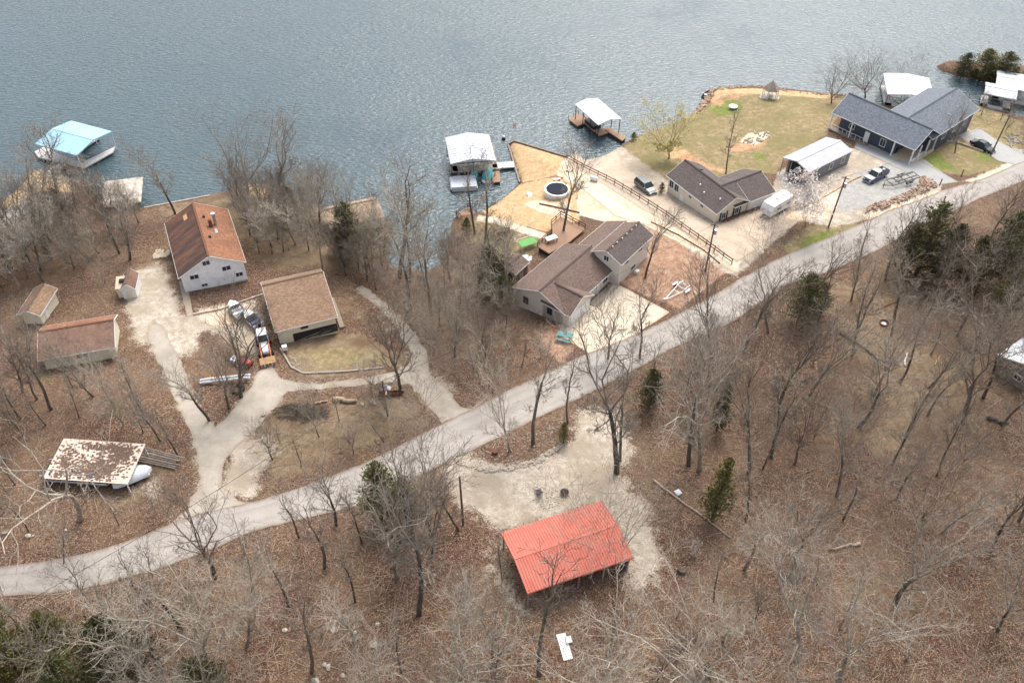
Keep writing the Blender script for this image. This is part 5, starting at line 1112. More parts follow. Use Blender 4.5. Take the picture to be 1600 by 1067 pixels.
# loose things
def box_thing(name, label, cat, px, dims, m, rz=0, part='panel', bev=.02, dz=0):
    g = G(*px); rt = thing(name, label, cat, (g[0],g[1],g[2]+dz), R(rz)); a, b, c = dims
    MB().box(-a/2,a/2,-b/2,b/2,0,c).build(part, M[m], rt, bevel=bev); return rt
rt = box_thing('meter_box', 'small white utility box on a stub by the stone kerb', 'utility box', (446,549), (.7,.6,.7), 'white', 20, 'cabinet', dz=.4); MB().box(-.1,.1,-.1,.1,-.6,0).build('post', M['old_wood'], rt)
def log(name, label, a, b, r, m='log', cat='fallen log', dz=None):
    A, B = G(*a), G(*b); rd = random.Random(int(a[0])); k = 7; pts = []
    for i in range(k+1):
        t = i/k; q = A+(B-A)*t; pts.append((q[0]+rd.uniform(-r,r)*.8, q[1]+rd.uniform(-r,r)*.8, h(q[0],q[1])+r*.8+(dz or 0)))
    o = MB().tube(pts, [r*(1-.5*i/k) for i in range(k+1)], 8).build(name, M[m], None, smooth=True); return tag(o, label, cat)
log('fallen_log', 'long straight pale fallen trunk in the litter right of the red-roofed shelter', (1021,750), (1140,840), .16)
log('fallen_log', 'rotten pale brown log lying in the open litter at lower right', (1342,851), (1295,858), .2, 'log')
log('fallen_log', 'dark fallen trunk across the grassy spot in the right woods', (1312,522), (1382,568), .2, 'bark_dark')
log('fallen_log', 'thin reddish fallen stem near the rusty fire ring', (1362,488), (1412,467), .1, 'rust')
log('fallen_log', 'thick pale cut log lying beside the brush heap', (524,624), (560,629), .38)
log('fallen_log', 'pale split log just left of the thick cut log', (490,632), (512,627), .2)
log('fallen_log', 'crooked white fallen branch on the ground in the right woods', (1270,628), (1306,642), .1)
log('fallen_log', 'white sun-bleached stem standing up in the grassy right woods', (1412,571), (1417,553), .16, 'white', 'dead stem')
log('fallen_log', 'slim pale plank-like stem farther right in the woods', (1460,572), (1469,556), .1, 'pallet', 'dead stem')
log('fallen_log', 'dark rotting stump and log at the far right', (1545,655), (1575,665), .35, 'bark_dark')
# lumber stack by the carport
A = G(222,712); hd = head((222,708),(280,724)); rt = thing('lumber_stack', 'stack of long dark weathered timbers behind the leaf-covered carport', 'lumber', tuple(A), R(hd)); rd = random.Random(3)
for i in range(9): MB().bar((rd.uniform(-.3,.3),-.9+i*.24,.15+.1*(i%3)),(5.0+rd.uniform(-.6,.6),-.7+i*.2,.15+.1*(i%3)),.14,.12).build('timber', M['old_wood'], rt)
A = G(313,602); hd = head((313,601),(385,596)); rt = thing('aluminium_beams', 'pair of long silver beams lying on blocks at the drive edge', 'metal beams', tuple(A), R(hd))
for y in (0,.5): MB().box(0,6.6,y,y+.28,.2,.42).box(.1,6.5,y+.1,y+.18,.42,.5).build('beam', M['alu'], rt)
MB().box(.4,.6,-.1,.9,0,.2).box(6.0,6.2,-.1,.9,0,.2).build('support_block', M['old_wood'], rt)
log('timber_plank', 'long orange plank lying behind the silver beams', (318,592), (384,586), .12, 'pallet', 'plank')
g = G(372,609); rt = thing('tyre', 'large black tyre ring lying by the silver beams', 'tyre', tuple(g)); b = MB(); n = 20
for i in range(n):
    a, c = 2*math.pi*i/n, 2*math.pi*(i+1)/n; b.tube([(.75*math.cos(a),.75*math.sin(a),.2),(.75*math.cos(c),.75*math.sin(c),.2)],.2,8,False)
b.build('tread', M['rubber'], rt, smooth=True)
g = G(1381,506); rt = thing('fire_ring', 'rusty steel fire ring on the grassy spot in the right woods', 'fire ring', tuple(g)); b = MB()
for i in range(18):
    a, c = 2*math.pi*i/18, 2*math.pi*(i+1)/18; b.slab([(.62*math.cos(a),.62*math.sin(a),.32),(.68*math.cos(a),.68*math.sin(a),.32),(.68*math.cos(c),.68*math.sin(c),.32),(.62*math.cos(c),.62*math.sin(c),.32)],.32)
b.build('ring', M['rust'], rt); MB().ball((0,0,.05),.4,8,(1,1,.3)).build('ash', M['cover'], rt)
def fold_chair(label, px, rz, m):
    g = G(*px); rt = thing('camp_chair', label, 'chair', tuple(g), R(rz)); MB().slab([(-.35,-.35,.45),(.35,-.35,.45),(.35,.3,.38),(-.35,.3,.38)],.03).build('seat', M[m], rt); MB().slab([(-.35,.3,.38),(.35,.3,.38),(.35,.5,.95),(-.35,.5,.95)],.03).build('backrest', M[m], rt)
    for x in (-.33,.33):
        for y in (-.33,.35): MB().bar((x,y,0),(x,-y,.5),.035).build('leg', M['black'], rt)
fold_chair('black folding camp chair by the cold fire in the gravel clearing', (842,771), 200, 'float')
g = G(882,771); rt = thing('fire_pit', 'small dark round fire bowl on the red chips in the gravel clearing', 'fire pit', tuple(g)); MB().tube([(0,0,0),(0,0,.35)],[.35,.55],14).build('bowl', M['rust'], rt); MB().tube([(0,0,.3),(0,0,.37)],.48,14).build('ash_bed', M['dark'], rt)
rt = box_thing('plywood_sheet', 'long white board lying among bare branches at the bottom', 'board', (882,1010), (1.0,2.9,.08), 'white', 14, 'panel'); MB().box(.3,.9,.2,.9,.08,.3).build('batten', M['white'], rt)
rt = box_thing('bucket', 'small white crate by the long fallen trunk', 'crate', (1059,771), (.7,.7,.35), 'white', 30, 'base'); MB().box(-.25,.25,-.25,.25,.35,.4).build('lid', M['cover'], rt)
g = G(1065,893); o = MB().tube([(0,0,0),(0,0,.5)],[.55,.42],10).build('tree_stump', M['bark_dark']); o.location = g; tag(o, 'dark hollow stump right of the red-roofed shelter', 'stump')
g = G(773,708); o = MB().tube([(0,0,0),(0,0,.45)],[.4,.33],10).build('tree_stump', M['rust']); o.location = g; tag(o, 'reddish stump on the tree island beside the road', 'stump')
for q, lab in (((1386,237),'black wheeled bin nearest the white door of the slate house'),((1376,231),'small black pot left of the wheeled bin'),((1398,240),'dark grill under the slate house eave')):
    g = G(*q); rt = thing('rubbish_bin' if 'bin' in lab and 'pot' not in lab else 'planter' if 'pot' in lab else 'grill', lab, 'bin' if 'wheeled bin nearest' in lab else 'pot' if 'pot' in lab else 'grill', tuple(g), R(-48))
    s = .4 if 'pot' in lab else .75; MB().box(-.35*s/.75,.35*s/.75,-.35*s/.75,.35*s/.75,0,s*1.4).build('body', M['float'], rt, bevel=.04); MB().box(-.38*s/.75,.38*s/.75,-.38*s/.75,.38*s/.75,s*1.4,s*1.4+.08).build('lid', M['black'], rt)
g = G(960,437); rt = thing('rubbish_bin', 'dark bin at the porch corner of the middle house', 'bin', tuple(g), R(50)); MB().box(-.4,.4,-.4,.4,0,1.05).build('body', M['float'], rt, bevel=.05); MB().box(-.43,.43,-.43,.43,1.05,1.13).build('lid', M['black'], rt)
for (a,b),lab in (((908,268),'grey bench on the sand beside the fence'),((888,283),'pale bench by the pool')): 
    g = G(a-18, b-0); rt = thing('bench', lab, 'bench', tuple(g), R(20)); MB().box(-.7,.7,-.2,.2,.42,.48).build('seat', M['pale_deck'], rt)
    for x in (-.55,.55): MB().box(x-.05,x+.05,-.18,.18,0,.42).build('leg', M['old_wood'], rt)
g = G(928,283); rt = thing('propane_tank', 'white propane tank lying against the rail fence', 'gas tank', tuple(g), R(-30)); MB().tube([(-.85,0,.6),(-.7,0,.6),(.7,0,.6),(.85,0,.6)],[.15,.42,.42,.15],12).build('tank', M['white'], rt, smooth=True)
for x in (-.5,.5): MB().box(x-.06,x+.06,-.3,.3,0,.3).build('foot', M['steel'], rt)
# brush heap
g = G(470,645); rd = random.Random(8); b = MB()
for i in range(420):
    a, q = rd.uniform(0,6.28), rd.random()**.5; x, y = 3.6*q*math.cos(a), 1.5*q*math.sin(a); t = rd.uniform(0,3.14); L = rd.uniform(.5,1.6); z = rd.uniform(.05,.9*(1-q)+.15)
    b.tube([(x-L/2*math.cos(t),y-L/2*math.sin(t),z),(x,y,z+rd.uniform(-.1,.25)),(x+L/2*math.cos(t),y+L/2*math.sin(t),z+rd.uniform(-.2,.2))],[.03,.025,.012],3,False)
o = b.build('brush_heap', M['bark_dark']); o.location = g; tag(o, 'dark heap of cut brush below the left drive', 'brush heap')
g = G(603,608); rt = thing('tarp_pile', 'white and blue tarp over a stack next to the utility pole', 'tarp', tuple(g)); MB().add([(-.6,-.5,0),(.6,-.5,0),(.7,.5,0),(-.5,.5,0),(0,0,1.0)],[(0,1,4),(1,2,4),(2,3,4),(3,0,4)]).build('sheet', M['cover'], rt)
g = G(612,617); rt = thing('canoe', 'upturned reddish wooden canoe beside the white tarp', 'canoe', tuple(g), R(6)); hull(3.4,.8,.5).build('hull', M['rust'], rt, smooth=True); MB().box(-.8,-.6,-.35,.35,.42,.47).build('thwart', M['pallet'], rt)
# ------------------------------------------------------------------ trees
NOM = 16.0
def gen_tree(seed, kind):
    """bare tree 16 m tall: returns trunk, limbs, twig ends"""
    rd = random.Random(seed); T, L = MB(), MB(); tips = []
    cfg = {'tall': dict(f=.50, r=.24, lead=3, ang=(12,32), side=6, l1=.40, tw=.17, trop=.10),
           'fork': dict(f=.34, r=.28, lead=4, ang=(13,34), side=5, l1=.50, tw=.15, trop=.13),
           'round': dict(f=.22, r=.26, lead=6, ang=(22,55), side=4, l1=.60, tw=.10, trop=.10),
           'slim': dict(f=.62, r=.18, lead=2, ang=(10,24), side=9, l1=.26, tw=.12, trop=.12),
           'crook': dict(f=.36, r=.27, lead=3, ang=(25,60), side=4, l1=.50, tw=.30, trop=.05),
           'brush': dict(f=.04, r=.16, lead=9, ang=(8,42), side=0, l1=.85, tw=.14, trop=.10)}[kind]
    def rv(k): return Vector((rd.gauss(0,k), rd.gauss(0,k), rd.gauss(0,k)))
    def perp(d, ang, az):
        a = d.orthogonal().normalized(); a = Matrix.Rotation(az, 3, d) @ a
        return (d*math.cos(ang)+a*math.sin(ang)).normalized()
    def grow(p, d, ln, r, lvl):
        n = (6, 6, 4, 3, 2)[lvl]; pts = [p.copy()]; rs = [r]; dirs = [d.copy()]
        end = (.55, .32, .3, .4, .6)[lvl]
        for i in range(n):
            d = (d+rv(cfg['tw']*(.35 if lvl == 0 else 1.0))+Vector((0,0,cfg['trop'] if lvl else .05))).normalized(); p = p+d*ln/n
            pts.append(p.copy()); rs.append(max(.0125, r*(1-(1-end)*(i+1)/n))); dirs.append(d.copy())
        (T if lvl == 0 else L).tube(pts, rs, (9, 6, 4, 3, 3)[lvl], lvl == 0)
        return pts, rs, dirs
    def kids(pts, rs, dirs, ln, lvl):
        n = {1: 7, 2: 5, 3: 5}[lvl]
        if kind == 'brush': n = {1: 5, 2: 5, 3: 4}[lvl]
        if kind == 'slim': n = {1: 5, 2: 4, 3: 3}[lvl]
        if kind == 'crook': n = {1: 4, 2: 4, 3: 3}[lvl]
        az = rd.uniform(0, 6.28)
        for i in range(n):
            t = .22+.78*(i+rd.random()*.6)/n; x = min(t, .999)*(len(pts)-1); k = int(x); q = pts[k].lerp(pts[k+1], x-k)
            az += 2.4+rd.uniform(-.5, .5); dd = perp(dirs[k], R(rd.uniform(28, 58)), az); dd = (dd+Vector((0,0,.12))).normalized()
            l2 = ln*rd.uniform(.38, .62)*(1.15-.5*t); r2 = max(.012, (rs[k]*(1-(x-k))+rs[k+1]*(x-k))*rd.uniform(.55, .78))
            c = grow(q, dd, l2, r2, lvl+1)
            if lvl < 3: kids(*c, l2, lvl+1)
            if lvl >= 2: tips.extend([c[0][-1], c[0][len(c[0])//2]])
    H = NOM
    p0 = Vector((0,0,-.4)); pts, rs, dirs = grow(p0, Vector((0,0,1)), H*cfg['f']+.4, cfg['r'], 0)
    az = rd.uniform(0, 6.28); rt_ = rs[-1]
    for i in range(cfg['lead']):
        az += 2*math.pi/cfg['lead']+rd.uniform(-.4, .4); a = R(rd.uniform(*cfg['ang']))*(0.35 if i == 0 and kind in ('tall', 'slim') else 1)
        ln = H*(1-cfg['f'])*rd.uniform(.85, 1.08)/max(.75, math.cos(a)); rr = rt_*rd.uniform(.62, .85) if kind != 'brush' else rt_*.5
        c = grow(pts[-1]-dirs[-1]*.12, perp(dirs[-1], a, az), ln, rr, 1); kids(*c, ln, 1)
    for i in range(cfg['side']):
        t = rd.uniform(.45, .97); x = t*(len(pts)-1); k = min(int(x), len(pts)-2); q = pts[k].lerp(pts[k+1], x-k); az += 2.4
        ln = H*cfg['l1']*rd.uniform(.35, .6); c = grow(q, perp(dirs[k], R(rd.uniform(38, 68)), az), ln, rs[k]*rd.uniform(.32, .5), 1)
        kids(*c, ln, 1)
    zt = max(v[2] for v in L.v); s = NOM/zt
    for m in (T, L): m.v = [(x*s, y*s, z*s) for x, y, z in m.v]
    return T, L, [t*s for t in tips]
TREES = {}
def tree_mesh(kind, seed):
    T, L, tips = gen_tree(seed, kind); out = []
    for m, n in ((T, 'trunk'), (L, 'crown')):
        me = bpy.data.meshes.new(n); me.from_pydata(m.v, [], m.f); me.polygons.foreach_set('use_smooth', [True]*len(me.polygons)); me.materials.append(M['bark_mid']); out.append(me)
    return out[0], out[1], tips
for k, n in (('tall', 5), ('fork', 5), ('round', 3), ('slim', 3), ('crook', 2), ('brush', 4)): TREES[k] = [tree_mesh(k, 11+7*i) for i in range(n)]
def bits(pts, n, size, spread, seed, flat=.5):
    """small leaf-sized faces scattered about points"""
    rd = random.Random(seed); me = MB()
    for i in range(n):
        p = rd.choice(pts); q = Vector(p)+Vector((rd.gauss(0,spread), rd.gauss(0,spread), rd.gauss(0,spread*.7)))
        a = Vector((rd.gauss(0,1), rd.gauss(0,1), rd.gauss(0,flat))).normalized()*size*rd.uniform(.5,1.3); b = a.orthogonal().normalized()*size*rd.uniform(.3,.8)
        me.add([q-a, q+b, q+a, q-b], [(0,1,2,3)])
    return me
def cedar_mesh(kind, seed):
    """conical evergreen 8 m tall of many small sprays on short upswept boughs"""
    rd = random.Random(seed); F = MB(); T = MB(); H = 8.0
    wid = {'cone': 2.1, 'column': 1.25, 'broad': 3.0}[kind]; T.tube([(0,0,-.4),(.05,0,H*.5),(0,.05,H*.95)], [.14,.09,.02], 7)
    nb = {'cone': 150, 'column': 130, 'broad': 190}[kind]
    for i in range(nb):
        t = rd.random()**.85; z = .35+t*(H-.5); rad = wid*(1-t)**.62*(.55+.6*rd.random())*(1 if t > .12 else .75)
        az = rd.uniform(0, 6.28); tip = Vector((math.cos(az)*rad, math.sin(az)*rad, z+rad*.35)); root_ = Vector((0,0,z-.1))
        T.tube([root_, root_.lerp(tip, .9)], [.025,.008], 3, False)
        m = int(10+17*rad)
        for j in range(m):
            u = .25+.78*rd.random(); c = root_.lerp(tip, u)+Vector((rd.gauss(0,.13), rd.gauss(0,.13), rd.gauss(0,.10)))*(1+rad*.5)
            d = (tip-root_).normalized()+Vector((rd.gauss(0,.5), rd.gauss(0,.5), .5+rd.gauss(0,.35))); d.normalize(); s = rd.uniform(.08,.2)
            b = d.cross(Vector((rd.gauss(0,1), rd.gauss(0,1), rd.gauss(0,1)))).normalized()*s*.38
            F.add([c-d*s*.6, c+b, c+d*s, c-b], [(0,1,2,3)])
    out = []
    for m, n, mt in ((T, 'trunk', 'bark_dark'), (F, 'foliage', 'cedar')):
        me = bpy.data.meshes.new(n); me.from_pydata(m.v, [], m.f); me.materials.append(M[mt]); out.append(me)
    return out
CEDARS = {k: [cedar_mesh(k, 3+5*i) for i in range(2)] for k in ('cone', 'column', 'broad')}
def link_child(name, me, parent, m):
    o = bpy.data.objects.new(name, me); C.objects.link(o); o.parent = parent
    o.material_slots[0].link = 'OBJECT'; o.material_slots[0].material = m; return o
PLACED = []
trnd = random.Random(77)
def solve(b, t, maxlean=3.5):
    B = G(*b); d = ray(*t); D = d[:2]; s = (B[:2]@D)/(D@D); T = np.array([0,0,CAM_Z])+d*s; e = T-B
    n = np.linalg.norm(e[:2]); 
    if n > maxlean: e[:2] *= maxlean/n
    return B, e
def tree(b, t, kind='tall', tone='mid', spread=1.0, var=None, label=None, zone=None, look=None, ivy=False, blossom=None, B=None, e=None):
    if B is None: B, e = solve(b, t)
    ln = float(np.linalg.norm(e)); s = ln/NOM; k = len(PLACED)
    rt = thing('bare_tree' if kind != 'brush' else 'shrub', '', 'tree' if kind != 'brush' else 'shrub', tuple(B))
    rt.rotation_mode = 'QUATERNION'; rt.rotation_quaternion = Vector((0,0,1)).rotation_difference(Vector(e).normalized()) @ Matrix.Rotation(trnd.uniform(0,6.28), 4, 'Z').to_quaternion()
    spread *= (1.05 if tone == 'pale' and kind == 'fork' else 1.22); rt.scale = (s*spread, s*spread, s)
    v = TREES[kind][(var if var is not None else trnd.randrange(99)) % len(TREES[kind])]
    tm = {'pale': 'bark_mid', 'mid': 'bark_dark', 'brown': 'bark_dark'}[tone]; cm = {'pale': 'bark_pale', 'mid': 'bark_mid', 'brown': 'bark_brown'}[tone]
    link_child('trunk', v[0], rt, M[tm]); link_child('crown', v[1], rt, M[cm])
    if ivy:
        pts = [Vector((0.15*math.cos(a), .15*math.sin(a), z)) for z in np.arange(.2, NOM*.45, .25) for a in (0,1.5,3,4.5)]
        m = bits(pts, 1300, .09, .13, k); m.build('ivy', M['ivy'], rt)
    if blossom:
        n, sz, mt, nm = blossom; bits(v[2], n, sz, .10, k).build(nm, M[mt], rt)
    PLACED.append(dict(o=rt, b=b, t=t, kind=kind, tone=tone, ln=ln, label=label, zone=zone, look=look, ivy=ivy)); return rt
def cedar(b, t, label, kind='cone', m='cedar', wide=1.0, name='cedar', var=0):
    B, e = solve(b, t); s = float(np.linalg.norm(e))/8.0
    rt = thing(name, label, 'cedar' if name == 'cedar' else 'bush', tuple(B), trnd.uniform(0, 6.28)); rt.scale = (s*wide, s*wide, s)
    c = CEDARS[kind][var % 2]; link_child('trunk', c[0], rt, M['bark_dark']); link_child('foliage', c[1], rt, M[m])
    return rt
# evergreens
cedar((40,1062), (38,912), 'large yellow-green cedar at the bottom left corner beside the road', 'broad', 'olive', .9)
cedar((100,1020), (96,935), 'lower yellow-green cedar right of the corner cedar', 'broad', 'olive', 1.0, var=1)
cedar((10,1110), (5,960), 'yellow-green cedar cut by the left edge of the photo', 'broad', 'olive', .8, var=1)
cedar((210,1075), (215,930), 'dark cedar under the pale fallen-looking crown at lower left', 'broad', 'cedar', .9)
cedar((330,1100), (345,1010), 'dark cedar low at the bottom among pale twigs', 'broad', 'cedar', 1.0, var=1)
cedar((140,1110), (140,990), 'dark cedar behind twigs between the corner cedars and the pale crown', 'broad', 'cedar', 1.0)
cedar((598,812), (592,722), 'dark cedar standing right at the road edge between bare forked trees', 'cone', 'cedar', 1.25)
cedar((635,815), (632,745), 'smaller dark cedar right beside the roadside cedar', 'cone', 'cedar', 1.2, var=1)
cedar((880,692), (880,660), 'small bright green cedar on the corner of the tree island', 'cone', 'olive', 1.0)
cedar((455,345), (458,290), 'round olive cedar on the shore right of the rust-roofed house', 'broad', 'cedar', 1.1)
cedar((547,405), (548,315), 'tall dark cedar in front of the boathouse roof', 'cone', 'cedar', 1.35)
cedar((530,395), (530,355), 'low bushy cedar left of the boathouse cedar', 'broad', 'cedar', 1.1, var=1)
cedar((1245,505), (1262,425), 'dark cedar at the road edge below the grassy verge', 'broad', 'cedar', 1.15)
cedar((1272,490), (1285,440), 'lower dark cedar right of the roadside one', 'broad', 'cedar', 1.1, var=1)
cedar((1430,430), (1460,312), 'tall dark green cedar with a pointed top beyond the road at the right', 'cone', 'cedar', 1.4)
cedar((1405,425), (1425,345), 'dark cedar leaning over the road left of the pointed cedar', 'cone', 'cedar', 1.5, var=1)
cedar((1465,440), (1490,345), 'dark cedar right of the pointed cedar', 'broad', 'cedar', .9, var=1)
cedar((1500,455), (1525,365), 'broad brownish green cedar in the right-hand clump', 'broad', 'cedar', 1.0)
cedar((1545,440), (1575,325), 'green cedar near the right edge above the dark ivy-clad trunk', 'broad', 'cedar', .85, var=1)
cedar((1590,430), (1620,320), 'cedar cut by the right edge of the photo', 'broad', 'cedar', .85)
cedar((1560,490), (1590,420), 'low brownish cedar under the right-hand clump', 'broad', 'olive', .9)
cedar((1012,640), (1022,575), 'narrow cedar just below the road right of the clearing', 'cone', 'cedar', 1.2)
cedar((1120,672), (1134,598), 'slim leaning green cedar among trunks below the road', 'column', 'cedar', 1.1)
cedar((1112,815), (1158,722), 'long slender olive cedar in the litter right of the clearing', 'column', 'olive', 1.15, var=1)
cedar((1100,1062), (1098,1035), 'tiny cedar at the bottom centre right', 'cone', 'cedar', 1.2)
cedar((765,455), (762,385), 'dark evergreen thicket left of the blue tarp', 'broad', 'cedar', 1.2)
cedar((785,480), (790,430), 'dark evergreen below the thicket, beside the middle house', 'broad', 'cedar', 1.2, var=1)
cedar((730,365), (728,340), 'low green bush beside the small deck box', 'broad', 'olive', 1.1, 'bush')
cedar((990,219), (991,207), 'round clipped dark bush at the shore beside the white-roofed dock', 'broad', 'cedar', 1.5, 'bush')
cedar((1033,302), (1034,285), 'clipped dark bush between the grey car and the beige house', 'cone', 'cedar', 1.5, 'bush')
cedar((95,330), (92,292), 'dark cedar on the bank under the leaning trunks at the left', 'broad', 'cedar', 1.0)
cedar((60,345), (58,305), 'dark cedar nearest the pale gravel at the left shore', 'broad', 'cedar', 1.0, var=1)
for i, (b, t, k, w) in enumerate((((1502,119),(1499,82),'cone',1.4), ((1532,121),(1532,76),'cone',1.7), ((1562,128),(1566,80),'cone',1.8), ((1546,128),(1548,100),'broad',1.1), ((1580,130),(1584,104),'cone',1.2), ((1600,128),(1608,106),'cone',1.3), ((1520,124),(1516,108),'broad',1.1), ((1555,132),(1556,112),'broad',1.2))):
    cedar(b, t, f"{('pointed evergreen at the outer tip','tallest evergreen, second pointed one,','broad tall evergreen nearest the middle','low spreading evergreen behind the tallest','slim evergreen toward the right','evergreen at the right edge','low rounded evergreen near the tip','low dark evergreen by the water')[i]} of the wooded spit", k, 'olive' if i % 2 else 'cedar', w*1.5, var=i)
